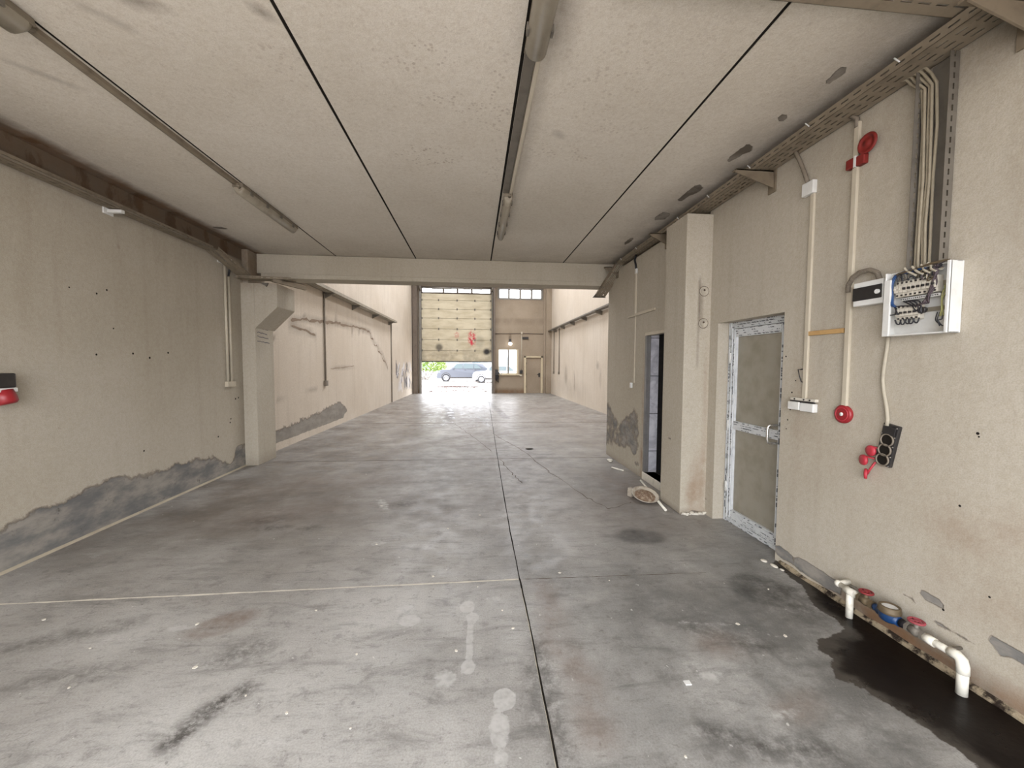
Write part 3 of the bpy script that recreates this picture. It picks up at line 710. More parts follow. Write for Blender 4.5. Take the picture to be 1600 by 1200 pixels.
# rear of the front bay, open to daylight behind the viewer
rw = sheet('wall_rear', lambda u, v: (u, -.95, v), axis([-3.6,-2.9,2.0,4.3],.5), axis([0,3.0,3.3],.5), [(-2.9,2.0,-1,3.0)], M['wall'], None, thick=.2, back=(0,-1,0))
struct(rw, 'rear wall with a wide open loading doorway behind the viewer', 'wall')
mb = MB(); mb.box(4.0,4.2,-1.9,6.4,0,3.3)
struct(mb.build('wall_store', M['wall']), 'outer wall of the side rooms on the right', 'wall')

# outside ground
gs = sheet('ground', lambda u, v: (u, v, -.012), axis([-60,60],6), axis([-40,110],6), [], M['ground'], None, thick=.2)
struct(gs, 'pale overexposed paved yard outside the hall', 'ground')

# ------------------------------------------------------------------ big sectional door and its surroundings
t = thing('door_4', (-.93,20.66,0), 'large cream sectional shutter door half raised, sprayed red and black', 'door', None, 'structure')
zs = [1.67,2.23,2.79,3.35,3.90,4.37,4.83,5.17]
for a, b in zip(zs, zs[1:]):
    mb = MB(); mb.box(-2.74,.88,20.66,20.70,a+.006,b-.006); mb.build('door_panel', M['panel'], t, .006)
    mh = MB()
    for hx_ in (-2.72,-1.87,-.92,.0,.82):
        mh.box(hx_-.03,hx_+.03,20.63,20.66,a-.05,a+.05)
    if a > 1.7: mh.build('hinge', M['galv_dark'], t, .003)
mb = MB(); mb.box(-2.76,.90,20.695,20.72,1.64,5.19); mb.build('backing', M['steel_brown'], t)
mb = MB(); mb.box(-2.74,.88,20.65,20.70,1.63,1.68); mb.build('bottom_seal', M['dark'], t)
for x0, x1 in ((-2.86,-2.74),(.87,.95)):
    mb = MB(); mb.box(x0,x1,20.52,20.64,0,5.45); mb.box(x0+.02,x1-.02,20.46,20.52,0,5.2); mb.build('track', M['steel_grey'], t, .004)
mb = MB(); mb.cyl((-2.8,20.45,5.42),(.95,20.45,5.42),.035); mb.cyl((-2.2,20.45,5.42),(-1.2,20.45,5.42),.06); mb.cyl((-.6,20.45,5.42),(.4,20.45,5.42),.06); mb.build('spring_shaft', M['steel_grey'], t)
for x in (-2.78,.9):
    mb = MB(); mb.cyl((x-.05,20.45,5.42),(x+.05,20.45,5.42),.13,None,20); mb.build('cable_drum', M['galv_dark'], t)
mb = MB(); mb.box(-2.78,.90,20.62,20.84,5.47,5.52); mb.box(-2.78,.90,20.62,20.84,5.19,5.23)
w4 = thing('window_3', (-.93,20.72,5.2), 'row of four bright panes above the shutter door', 'window', None, 'structure')
for x in (-2.74,-1.62,-.90,-.16,.84): mb.box(x-.045,x+.045,20.60,20.74,5.22,5.48)
mb.build('window_frame', M['steel_brown'], w4)
mb = MB(); mb.box(-2.74,.86,20.70,20.706,5.22,5.48); mb.build('pane', M['glass'], w4)
# steel posts either side of the door
for x0, x1, nm, lb in ((-3.16,-2.93,'post','brown steel post left of the shutter door'),(.95,1.05,'post','slim brown steel post between the shutter door and the window')):
    mb = MB(); mb.box(x0,x1,20.36,20.46,0,5.6); mb.box(x0,x1,20.56,20.6,0,5.6); mb.box((x0+x1)/2-.02,(x0+x1)/2+.02,20.46,20.56,0,5.6)
    struct(mb.build('trim_1' if x0 < 0 else 'trim_2', M['steel_brown'], bevel=.003), lb, 'post')
mb = MB(); mb.box(3.72,4.02,20.25,20.6,0,6.3); mb.box(3.62,3.72,20.5,20.6,0,5.7)
struct(mb.build('trim_3', M['backwall'], bevel=.01), 'tan corner pillar beside the small back door', 'pillar')
mb = MB(); mb.box(-3.1,3.9,20.42,20.6,5.58,5.72)
struct(mb.build('trim_4', M['steel_brown']), 'dark steel lintel across the top of the back wall', 'lintel')

# high window strip
w1 = thing('window_1', (2.42,20.7,4.95), 'high four pane window strip to the right of the shutter door', 'window', None, 'structure')
mb = MB()
mb.box(1.22,3.56,20.58,20.74,4.93,5.0); mb.box(1.22,3.56,20.58,20.74,5.45,5.52)
for x in (1.245,1.78,2.38,2.98,3.53): mb.box(x-.05,x+.05,20.58,20.74,5.0,5.47)
mb.build('window_frame', M['steel_grey'], w1)
mb = MB(); mb.box(1.25,3.55,20.68,20.686,5.0,5.47); mb.build('pane', M['glass'], w1)
for x in (1.45,2.05,2.62,3.2):
    mb = MB(); mb.cyl((x,20.66,5.28),(x,20.69,5.28),.022,None,10); mb.build('latch', M['dark'], w1)
# low window
w2 = thing('window_2', (1.76,20.7,1.0), 'two pane white framed window between the shutter door and small door', 'window', None, 'structure')
mb = MB()
mb.box(1.22,2.30,20.62,20.72,1.0,1.06); mb.box(1.22,2.30,20.62,20.72,2.29,2.35); mb.box(1.22,1.27,20.62,20.72,1.06,2.29); mb.box(2.21,2.30,20.62,20.72,1.06,2.29)
mb.build('window_frame', M['cream'], w2)
mb = MB(); mb.box(1.73,1.80,20.63,20.72,1.06,2.29); mb.build('mullion', M['steel_grey'], w2)
mb = MB(); mb.box(1.27,2.21,20.67,20.676,1.06,2.29); mb.build('pane', M['glass'], w2)
mb = MB(); mb.box(1.15,2.38,20.52,20.62,.95,1.0); mb.build('window_sill', M['cream'], w2, .005)
# small back door
d3 = thing('door_3', (3.1,20.62,0), 'closed cream painted door in the corner of the back wall', 'door', None, 'structure')
mb = MB(); mb.box(2.60,2.70,20.55,20.7,0,1.97); mb.box(3.50,3.60,20.55,20.7,0,1.97); mb.box(2.60,3.60,20.55,20.7,1.89,1.97); mb.build('door_frame', M['cream'], d3, .004)
mb = MB(); mb.box(2.66,3.54,20.63,20.68,0,1.92); lf = mb.build('door_leaf', M['backwall'], d3, .003)
mb = MB(); mb.box(3.38,3.46,20.61,20.63,.86,1.08); mb.cyl((3.42,20.63,1.0),(3.42,20.58,1.0),.014); mb.cyl((3.42,20.58,1.0),(3.29,20.58,1.0),.014); mb.build('door_handle', M['dark'], lf)
for z in (.35,1.0,1.6):
    mb = MB(); mb.cyl((2.71,20.62,z-.05),(2.71,20.62,z+.05),.018); mb.build('hinge', M['dark'], lf)

# back wall fittings
t = thing('wall_lamp', (1.85,20.6,2.5), 'lit white globe lamp above the two pane window', 'lamp')
mb = MB(); mb.box(1.80,1.90,20.54,20.6,2.70,2.86); mb.cyl((1.85,20.52,2.68),(1.85,20.52,2.80),.06,.045); mb.build('lamp_holder', M['dark'], t)
mb = MB(); mb.ball((1.85,20.50,2.61),.095); mb.build('globe', M['bulb'], t)
mb = MB(); mb.box(2.50,2.82,20.55,20.595,2.86,2.98)
tag(mb.build('wall_sign', M['dark'], bevel=.004), 'small dark blank sign above the small back door', 'sign')
mb = MB(); mb.tube([(1.0,20.58,3.13),(2.0,20.58,3.15),(2.46,20.58,3.17),(3.6,20.58,3.15),(3.98,20.58,3.2)],.016,8)
tag(mb.build('conduit', M['steel_brown']), 'thin horizontal pipe running across the back wall', 'conduit')
t = thing('conduit', (2.46,20.58,1.05), 'vertical conduit dropping beside the window to a dark switch', 'conduit')
mb = MB(); mb.cyl((2.46,20.57,1.2),(2.46,20.57,3.17),.02,None,8); mb.box(2.42,2.50,20.52,20.58,3.12,3.24); mb.build('pipe', M['ivory'], t)
mb = MB(); mb.box(2.37,2.52,20.5,20.59,1.05,1.22); mb.build('switch_box', M['dark'], t, .006)
mb = MB(); mb.box(2.36,2.48,20.53,20.59,.90,1.0); mb.build('lower_box', M['ivory'], t, .004)
t = thing('door_control', (1.1,20.55,.9), 'dark door control box with dangling leads under the window edge', 'control box')
mb = MB(); mb.box(1.04,1.22,20.42,20.56,.95,1.26); mb.box(1.07,1.28,20.40,20.52,1.0,1.12); mb.build('box', M['dark'], t, .01)
mb = MB()
for k in range(4): mb.tube([(1.08+.04*k,20.45,.97),(1.06+.05*k,20.44,.75-.05*k),(1.12+.04*k,20.46,.66-.03*k),(1.16+.03*k,20.47,.95)],.012,6)
mb.build('lead', M['wire_black'], t)
mb = MB(); mb.tube([(1.22,20.42,1.1),(1.32,20.40,1.16),(1.40,20.40,1.06),(1.36,20.42,.97)],.022,8); mb.build('white_lead', M['white_plastic'], t)

# ------------------------------------------------------------------ hall cable trays
def tray(mb, p0, p1, w, hgt, up=(0,0,1), side=None, rows=2, flange_row=True, pitch=.085, slot=.055, sw=.012):
    p0, p1 = Vector(p0), Vector(p1); L = (p1-p0).length; dd = (p1-p0).normalized()
    s = Vector(side).normalized(); u = dd.cross(s).normalized()
    if u.dot(Vector(up)) < 0: u = -u
    plate(mb, p0, dd, L, s, w, u, [w*(i+1)/(rows+1) for i in range(rows)], pitch, slot, sw)
    fr = [hgt*.5] if flange_row else []
    plate(mb, p0, dd, L, u, hgt, s, fr, pitch, slot, sw*.8)
    plate(mb, p0+s*(w-.002), dd, L, u, hgt, s, fr, pitch, slot, sw*.8)
    return mb
t = thing('cable_tray', (-3.25,11.5,3.1), 'long cable tray on the left wall of the far hall', 'cable tray')
mb = MB(); tray(mb, (hx(6.8)+.02,6.8,3.14), (hx(15.9)+.02,15.9,3.14), .2, .07, (0,0,1), (1,0,0), 2, False, .25, .16, .02); mb.build('tray', M['galv'], t)
for y in (7.5,9.3,11.2,13.2,15.4):
    mb = MB(); mb.prism([(hx(y),y,3.13),(hx(y)+.24,y,3.13),(hx(y),y,3.0)], (0,.04,0)); mb.build('bracket', M['galv_dark'], t)
for k in range(4):
    mb = MB(); x = .06+.04*k; mb.tube([(hx(y)+x+random.uniform(-.02,.02), y, 3.165+random.uniform(0,.03)) for y in axis([6.8,15.9],1.0)], .013, 6); mb.build('cable', M['cable'], t)
def drop(y, z0, z1, wallx, s, label, box=True, mat='flex'):
    t = thing('drop_conduit', (wallx, y, z0), label, 'conduit')
    mb = MB(); mb.cyl((wallx+s*.025,y,z0),(wallx+s*.025,y,z1),.02,None,8); mb.build('pipe', M[mat], t)
    if box:
        mb = MB(); mb.box(min(wallx,wallx+s*.06),max(wallx,wallx+s*.06),y-.06,y+.06,z0-.1,z0+.02); mb.build('end_box', M[mat], t, .004)
drop(9.25,1.12,3.13,hx(9.25),1,'thin pipe dropping from the left hall tray, end high above the floor')
drop(15.75,0.02,3.13,hx(15.75),1,'thin pipe dropping from the left hall tray down to the floor', False)
HR = lambda y: 4.08-(y-6.3)*.006
t = thing('cable_tray', (3.95,15,3.2), 'long bracketed cable tray on the right wall of the far hall', 'cable tray')
mb = MB(); tray(mb, (HR(9.5)-.2,9.5,3.26), (HR(20.4)-.2,20.4,3.26), .17, .05, (0,0,1), (1,0,0), 1, False, .25, .16, .02); mb.build('tray', M['galv_dark'], t)
for y in (10.5,12.2,13.9,15.6,17.3,19.0):
    mb = MB(); mb.prism([(HR(y),y,3.25),(HR(y)-.26,y,3.25),(HR(y)-.26,y,3.20),(HR(y),y,3.12)], (0,.06,0)); mb.build('bracket', M['galv_dark'], t)
drop(19.5,1.17,3.25,HR(19.5),-1,'drop pipe on the right hall wall nearest the back corner')
drop(18.3,1.17,3.25,HR(18.3),-1,'drop pipe on the right hall wall, second from the back corner')

# ------------------------------------------------------------------ front bay, left tray
t = thing('cable_tray', (-3.32,4.0,2.95), 'perforated cable tray along the top of the left wall', 'cable tray')
mb = MB()
tray(mb, (-3.385,.3,2.955), (-3.385,5.35,2.955), .095, .05, (0,0,1), (1,0,0), 1, True, .07, .04, .012)
tray(mb, (-3.39,5.35,2.955), (-3.34,6.02,2.735), .15, .05, (0,0,1), (1,0,0), 1, True)
tray(mb, (-3.36,5.90,2.73), (-2.62,5.93,2.725), .17, .035, (0,0,1), (0,1,0), 2, True)
mb.build('tray', M['galv_dusty'], t)
mb = MB(); mb.prism([(-2.75,5.93,2.70),(-2.50,6.22,2.70),(-2.62,6.24,2.735),(-2.86,6.05,2.74)], (0,0,.004)); mb.prism([(-2.86,5.92,2.69),(-2.52,6.2,2.63),(-2.56,6.22,2.63),(-2.9,5.96,2.69)], (0,0,.05)); mb.build('tray_end', M['galv_dusty'], t)
for y, w in ((4.02,.14),(5.62,.17)):
    mb = MB(); zz = 2.95 if y < 5 else 2.915
    mb.box(-3.40,-3.40+w,y,y+.035,zz-.035,zz-.004); mb.box(-3.40,-3.385,y-.03,y+.07,zz-.05,zz+.03); o = mb.build('bracket', M['white_plastic'], t, .003); o['label'] = 'pale bracket end'
for k in range(3):
    mb = MB()
    mb.tube([(-3.36+.035*k,y,2.965+random.uniform(0,.012)) for y in axis([.3,5.3],.5)]+[(-3.345+.035*k,6.0,2.76),(-3.30+.02*k,6.05,2.76),(-2.8,6.05+.02*k,2.75)],.009,6)
    mb.build('cable', M['flex'], t)
# hanging bit of plate below the tray at the column
mb = MB(); mb.prism([(-3.12,6.09,2.70),(-3.0,6.09,2.70),(-3.03,6.09,2.645),(-3.05,6.09,2.66)], (0,-.02,0)); mb.build('torn_flap', M['galv_dark'], t)

# conduits with end box on left wall
t = thing('conduit', (-3.39,5.75,1.2), 'pair of pale conduits ending in a small box on the left wall', 'conduit')
mb = MB(); mb.cyl((-3.385,5.72,1.27),(-3.385,5.72,2.93),.017,None,10); mb.build('pipe', M['ivory'], t)
mb = MB(); mb.cyl((-3.385,5.80,1.27),(-3.385,5.80,2.72),.017,None,10); mb.build('pipe', M['ivory'], t)
mb = MB(); mb.box(-3.40,-3.355,5.67,5.85,1.20,1.275); mb.build('end_box', M['ivory'], t, .004)
mb = MB(); mb.tube([(-3.385,5.80,2.72),(-3.37,5.80,2.80),(-3.35,5.78,2.86)],.012,8); mb.build('cable', M['wire_black'], t)

# plug at the left picture edge
t = thing('industrial_socket', (-3.38,3.10,1.2), 'black and red socket on the left wall at the photo edge', 'socket')
mb = MB(); mb.box(-3.40,-3.30,3.02,3.15,1.345,1.45); mb.build('housing', M['dark'], t, .01)
mb = MB(); mb.box(-3.40,-3.30,3.02,3.155,1.315,1.345); mb.build('collar', M['white_plastic'], t, .004)
mb = MB(); mb.lathe((-3.34,3.09,1.325),(.25,.1,-1),[(0,0),(.055,0),(.06,.05),(.058,.085),(.045,.10),(0,.10)]); mb.build('cap', M['red'], t)

# ------------------------------------------------------------------ fluorescent lights
def fluor(x, y0, y1, w, label):
    t = thing('ceiling_light', (x,(y0+y1)/2,3.1), label, 'light', 'fluorescent battens on the ceiling')
    mb = MB(); mb.prism([(x-w*.42,y0,3.198),(x+w*.42,y0,3.198),(x+w*.5,y0,3.158),(x-w*.5,y0,3.158)], (0,y1-y0,0)); mb.build('housing', M['lamp_body'], t, .004)
    n = 10; prof = [(x+math.cos(PI*k/n)*w*.47, 3.158-math.sin(PI*k/n)*.062) for k in range(n+1)]
    ys = [(y0+.012,.6),(y0+.035,1.0),(y1-.035,1.0),(y1-.012,.6)]
    mb = MB(); vs = []; fs = []
    for yy, sc in ys:
        for px, pz in prof: vs.append((x+(px-x)*(.7+.3*sc), yy, 3.158-(3.158-pz)*sc))
    m_ = n+1
    for i in range(3):
        for k in range(n): fs.append((i*m_+k, i*m_+k+1, (i+1)*m_+k+1, (i+1)*m_+k))
    mb.add(vs, fs, True); mb.add(vs[:m_], [tuple(range(m_))]); mb.add(vs[-m_:], [tuple(range(m_))])
    mb.build('diffuser', M['lens'], t)
    for s in (-1,1):
        for k in range(4):
            yy = y0+(y1-y0)*(k+.5)/4
            mb = MB(); mb.box(x+s*w*.5-.006,x+s*w*.5+.006,yy-.02,yy+.02,3.135,3.172); mb.build('clip', M['galv_dark'], t)
    mb = MB(); mb.cyl((x+w*.12,y1-.01,3.155),(x+w*.12,y1+.03,3.17),.014,None,8); mb.build('cable_gland', M['lamp_body'], t)
    mb = MB(); mb.cyl((x+w*.12,y0+.01,3.155),(x+w*.12,y0-.03,3.17),.014,None,8); mb.build('cable_gland', M['lamp_body'], t)
fluor(-2.19,.95,2.20,.13,'dusty fluorescent batten nearest the left front corner of the ceiling')
fluor(-2.185,3.92,5.06,.10,'dusty fluorescent batten on the left ceiling joint near the beam')
fluor(.315,.85,2.12,.12,'large dusty fluorescent batten nearest the viewer at the ceiling middle')
fluor(.325,3.86,5.07,.09,'dusty fluorescent batten at the middle joint near the beam')
t = thing('cable_trunking', (.30,3.0,3.17), 'pale trunking strip between the two middle lights', 'trunking')
mb = MB(); mb.box(.268,.325,2.12,3.86,3.185,3.1995); mb.build('backing_strip', M['galv_dark'], t)
mb = MB(); mb.box(.33,.355,2.15,3.86,3.17,3.1995); mb.build('cover', M['ivory'], t, .002)
t = thing('cable_trunking', (-2.18,3.0,3.17), 'grey trunking strip between the two left ceiling lights', 'trunking')
mb = MB(); mb.box(-2.21,-2.175,2.22,3.92,3.172,3.1995); mb.build('cover', M['galv_dusty'], t, .002)
mb = MB(); mb.cyl((-2.225,2.22,3.188),(-2.225,3.92,3.188),.008,None,8); mb.build('cable', M['flex'], t)

# ------------------------------------------------------------------ right tray
t = thing('cable_tray', (2.27,3.5,3.05), 'perforated cable tray running along the top of the right wall', 'cable tray')
mb = MB()
tray(mb, (2.185,.4,3.07), (2.185,5.95,3.07), .165, .055, (0,0,1), (1,0,0), 3, True, .075, .045, .011)
tray(mb, (2.17,5.95,3.07), (2.03,6.5,2.68), .17, .05, (0,0,1), (1,.0,0), 2, True)
mb.build('tray', M['galv_dusty'], t)
mb = MB(); mb.prism([(1.97,6.46,2.66),(2.2,6.46,2.66),(2.2,6.52,2.68),(2.1,6.52,2.74),(2.03,6.5,2.72)], (0,.03,0)); mb.build('tray_end', M['galv_dark'], t)
for y in (1.50,2.95,4.45,6.05):
    wx = 2.36 if y < 4 else 2.25
    if abs(y-4.45) < .01: wx = 2.25
    mb = MB(); x0 = 2.03 if wx > 2.3 else 2.03
    mb.prism([(wx,y,3.066),(x0,y,3.066),(x0,y,3.04),(wx,y,2.93)], (0,.012,0)); mb.box(x0,wx,y,y+.045,3.054,3.066)
    mb.box(wx-.012,wx,y-.02,y+.06,2.90,3.08 if wx > 2.3 else 3.03)
    mb.build('bracket', M['galv_brown'], t, .002)
for k in range(5):
    mb = MB()
    mb.tube([(2.21+.028*k, y, 3.083+random.uniform(0,.02)) for y in axis([.4,5.9],.45)]+[(2.07+.028*k,6.48,2.72)],.010,6)
    mb.build('cable', M['cable'], t)
for k in range(9):
    mb = MB(); mb.tube([(2.185,y0:=1.9+.55*k,3.10),(2.17,y0+.015,3.127),(2.20,y0+.03,3.13)],.004,5); mb.build('cable_tie', M['white_plastic'], t)
t = thing('cable_tray', (1.3,1.6,3.1), 'perforated tray crossing the ceiling at the top right photo corner', 'cable tray')
mb = MB(); tray(mb, (.6,1.52,3.13), (2.18,1.52,3.13), .16, .05, (0,0,1), (0,1,0), 2, True); mb.build('tray', M['galv_dusty'], t)

# vertical tray to the box
t = thing('cable_tray', (2.34,1.84,2.05), 'upright perforated tray above the open distribution box', 'cable tray')
mb = MB()
plate(mb, (2.352,1.765,2.045), (0,0,1), 1.02, (0,1,0), .15, (1,0,0), [.03,.12], .05, .028, .010)
plate(mb, (2.302,1.765,2.045), (0,0,1), 1.02, (1,0,0), .05, (0,1,0), [.025], .05, .028, .010)
plate(mb, (2.302,1.913,2.045), (0,0,1), 1.02, (1,0,0), .05, (0,1,0), [.025], .05, .028, .010)
mb.build('tray', M['galv_dark'], t)
t = thing('cable_bundle', (2.33,1.85,2.05), 'bundle of pale cables in the upright tray above the box', 'cables')
for k in range(5):
    y = 1.897-.017*k if k < 3 else 1.848-.016*(k-3); x = 2.335-.006*(k % 2)
    ytop = 2.06-.03*k
    j = lambda a: random.uniform(-a, a)
    mb = MB()
    ya = 1.975-.022*k
    mb.tube([(2.30,ya+.10,3.098),(2.31,ya+.05,3.090),(2.318,ya,3.072),(x-.005,ya-.02 if ya-.02 > y+.02 else y+.02,3.03),(x,y+.012,2.97),(x-.004,y+j(.006),2.75),(x,y+j(.006),2.5),(x-.004,y+j(.006),2.25),(x,y,2.08),(x,y-.005,2.0)], .0068, 8)
    mb.build('cable', M['cable_dull'], t)

# ------------------------------------------------------------------ open distribution box
BX0, BX1, BY0, BY1, BZ0, BZ1 = 2.285, 2.36, 1.70, 2.005, 1.695, 2.045
t = thing('distribution_box', (2.33,1.85,BZ0), 'open white distribution box full of loose wires on the right wall', 'electrical box')
mb = MB()
mb.box(2.350,2.359,BY0,BY1,BZ0,BZ1)
th = .008
mb.box(BX0,2.352,BY0,BY0+th,BZ0,BZ1); mb.box(BX0,2.352,BY1-th,BY1,BZ0,BZ1); mb.box(BX0,2.352,BY0,BY1,BZ0,BZ0+th)
mb.box(BX0+.03,2.352,BY0,BY1,BZ1-th,BZ1)
mb.build('enclosure', M['white_plastic'], t, .003)
mb = MB(); mb.box(BX0-.004,BX0+.01,BY1-.035,BY1,BZ0,BZ1-.04); mb.build('rim', M['white_plastic'], t, .003)
mb = MB(); mb.box(BX0-.004,BX0+.01,BY0,BY0+.014,BZ0,BZ1); mb.build('rim', M['white_plastic'], t, .003)
def by(s): return BY1-(BY1-BY0)*s
def bz(q): return BZ0+(BZ1-BZ0)*q
mb = MB(); mb.box(2.335,2.345,by(.92),by(.08),bz(.70),bz(.76)); mb.box(2.335,2.345,by(.92),by(.08),bz(.34),bz(.40)); mb.build('din_rail', M['galv'], t)
for i in range(9):
    a = .14+i*.072
    if a < .30 and i < 2: pass
    mb = MB(); mb.box(2.305,2.338,by(a+.068),by(a),bz(.60),bz(.84)); mb.box(2.293,2.305,by(a+.066),by(a+.002),bz(.665),bz(.775)); br = mb.build('breaker', M['breaker'], t, .002)
    for q in (.625,.815):
        mb = MB(); mb.cyl((2.306,by(a+.034),bz(q)),(2.302,by(a+.034),bz(q)),.005,None,8); mb.build('screw', M['dark'], br)
    mb = MB(); mb.box(2.284,2.294,by(a+.05),by(a+.018),bz(.70),bz(.735)); mb.build('toggle', M['dark'] if i > 1 else M['breaker'], br, .001)
for i in range(5):
    a = .18+i*.072
    mb = MB(); mb.box(2.305,2.338,by(a+.068),by(a),bz(.24),bz(.47)); mb.box(2.293,2.305,by(a+.066),by(a+.002),bz(.30),bz(.41)); br = mb.build('breaker', M['breaker'], t, .002)
    for q in (.265,.445):
        mb = MB(); mb.cyl((2.306,by(a+.034),bz(q)),(2.302,by(a+.034),bz(q)),.005,None,8); mb.build('screw', M['dark'], br)
    mb = MB(); mb.box(2.284,2.294,by(a+.05),by(a+.018),bz(.335),bz(.365)); mb.build('toggle', M['dark'], br, .001)
mb = MB(); mb.box(2.30,2.33,by(.84),by(.24),bz(.535),bz(.575)); bus = mb.build('busbar', M['white_plastic'], t, .002)
for i in range(18):
    mb = MB(); mb.cyl((2.302,by(.26+.032*i),bz(.555)),(2.298,by(.26+.032*i),bz(.555)),.003,None,8); mb.build('screw', M['dark'], bus)
def wire(name, mat, pts, r=.0035):
    mb = MB(); P = []
    pts = [(2.30-random.uniform(0,.012) if len(p) == 2 else p[2], by(p[0]), bz(p[1])) for p in pts]
    for i in range(len(pts)-1):                       # catmull-rom smoothing
        p0 = Vector(pts[max(i-1,0)]); p1 = Vector(pts[i]); p2 = Vector(pts[i+1]); p3 = Vector(pts[min(i+2,len(pts)-1)])
        for k in range(5):
            s = k/5; P.append(.5*((2*p1)+(p2-p0)*s+(2*p0-5*p1+4*p2-p3)*s*s+(3*p1-p0-3*p2+p3)*s**3))
    P.append(Vector(pts[-1])); mb.tube(P, r, 6)
    return mb.build(name, mat, t)
for k in range(4):
    q = .01*k
    wire('wire', M['blue'], [(.55+q*3,.93+q),(.30,.95+q),(.14+q,.93),(.09+q,.80),(.085+q,.62),(.11+q,.50),(.16+q,.46)], .0045)
wire('wire', M['wire_black'], [(.14,.48),(.18,.42),(.22,.36),(.24,.33)], .005)
for k in range(7):
    a = .2+.09*k
    wire('wire', M['wire_black'], [(a,.83),(a+random.uniform(-.03,.03),.90),(a+random.uniform(-.05,.08),.96),(a+.1,.93+random.uniform(-.03,.04)),(min(.85,a+.22),.97)])
for k in range(5):
    a = .2+.07*k
    wire('wire', M['wire_black'], [(a,.25),(a+.02,.19-.01*(k % 2)),(a+.06,.18),(a+.085,.25)])
for k in range(5):
    wire('wire', M['wire_purple'], [(.82-.015*k,.98),(.80-.01*k,.86),(.74+.012*k,.74),(.69+.012*k,.62),(.66+.01*k,.53),(.60+.02*k,.45),(.52+.03*k,.42+.02*k)], .0038)
for k in range(4):
    wire('wire', M['wire_black'], [(.32+.03*k,.52),(.36+.06*k,.50),(.44+.05*k,.44),(.52+.03*k,.36-.02*k),(.60,.33+.03*k)])
for k in range(3):
    wire('wire', M['wire_yellow'], [(.92,.70-.03*k),(.93-.02*k,.56),(.88,.48-.03*k),(.90,.34),(.86+.03*k,.24)], .003)
for k in range(3):
    wire('wire', M['wire_black'], [(.84+.03*k,.30),(.80+.05*k,.20),(.86,.14+.02*k),(.92-.02*k,.10)], .0025)
for k in range(3):
    wire('wire', M['brass'], [(.18,.93+.02*k),(.45,.975,2.288),(.75,1.0+.008*k,2.286),(.97,1.01,2.29)], .003)
for k in range(4):
    wire('wire', M['cable'], [(.30+.12*k,1.03),(.34+.12*k,.98),(.42+.1*k,.93),(.5+.1*k,.88)], .006)
wire('wire', M['wire_black'], [(.08,.47),(.2,.46),(.3,.455),(.42,.44)], .003)
wire('wire', M['wire_black'], [(.10,.33),(.2,.335),(.3,.325)], .003)
for k in range(10):
    a = random.uniform(.25,.85); q = random.uniform(.84,.98)
    wire('wire', [M['wire_black'], M['wire_purple'], M['cable'], M['brass']][k % 4], [(a,q),(a+random.uniform(-.15,.1),q+random.uniform(-.05,.06)),(a+random.uniform(-.1,.15),q-random.uniform(-.02,.08)),(min(.93,a+random.uniform(.0,.2)),q+random.uniform(-.06,.04))], .0028)
for k in range(4):
    wire('wire', M['galv_dark'], [(.22+.04*k,.84),(.20+.03*k,.90),(.26+.03*k,.93),(.28+.03*k,.86)], .003)
mb = MB(); mb.cyl((2.31,by(.60),bz(.36)),(2.29,by(.60),bz(.36)),.016,None,14); mb.build('indicator', M['dark'], t)

# small breaker box
t = thing('breaker_box', (2.33,2.12,1.89), 'small white breaker box with black window beside the open box', 'electrical box')
mb = MB(); mb.box(2.305,2.36,2.03,2.205,1.89,2.03); mb.build('body', M['white_plastic'], t, .004)
mb = MB(); mb.box(2.299,2.306,2.035,2.205,1.922,2.000); mb.build('cover', M['dark'], t, .003)
mb = MB(); mb.cyl((2.30,2.053,1.958),(2.290,2.053,1.958),.013,None,16); mb.build('knob', M['white_plastic'], t)
mb = MB(); P = [(2.335,2.268,1.99),(2.33,2.265,2.03),(2.325,2.235,2.075),(2.325,2.19,2.098),(2.325,2.13,2.098),(2.325,2.085,2.072),(2.325,2.07,2.03)]
for i, (a, b) in enumerate(zip(P, P[1:])):
    a, b = Vector(a), Vector(b)
    for k in range(7): mb.cyl(a.lerp(b, k/7), a.lerp(b, (k+.62)/7), .0145, None, 10)
mb.tube(P, .011, 10)
tag(mb.build('flexible_conduit', M['flex']), 'arched grey corrugated hose entering the small breaker box', 'conduit')

# upright conduits
t = thing('trunking', (2.35,2.58,1.30), 'upright ivory trunking left of the alarm bell with a junction box', 'trunking')
mb = MB(); mb.box(2.343,2.36,2.562,2.594,1.29,2.73); mb.build('cover', M['ivory'], t, .003)
mb = MB(); mb.box(2.325,2.36,2.555,2.65,2.73,2.82); mb.build('junction_box', M['white_plastic'], t, .005)
mb = MB(); mb.tube([(2.30,2.69,3.07),(2.325,2.675,3.0),(2.34,2.645,2.90),(2.34,2.615,2.82)],.013,8); mb.build('flexible_hose', M['flex'], t)
t = thing('trunking', (2.35,2.27,1.25), 'upright ivory trunking running down to the red alarm button', 'trunking')
mb = MB(); mb.box(2.340,2.36,2.254,2.286,1.26,3.03); mb.build('cover', M['ivory'], t, .003)
mb = MB(); mb.tube([(2.345,2.272,3.0),(2.343,2.272,3.05),(2.32,2.29,3.075)],.013,8); mb.build('flexible_hose', M['flex'], t)
t = thing('alarm_sounder', (2.34,2.25,2.75), 'red alarm bell and lamp block high on the right wall', 'alarm')
mb = MB(); mb.box(2.325,2.36,2.20,2.252,2.752,2.812); mb.box(2.325,2.36,2.262,2.318,2.757,2.817); mb.build('lamp_block', M['red_dusty'], t, .006)
mb = MB(); mb.box(2.322,2.34,2.251,2.263,2.752,2.818); mb.build('divider', M['white_plastic'], t)
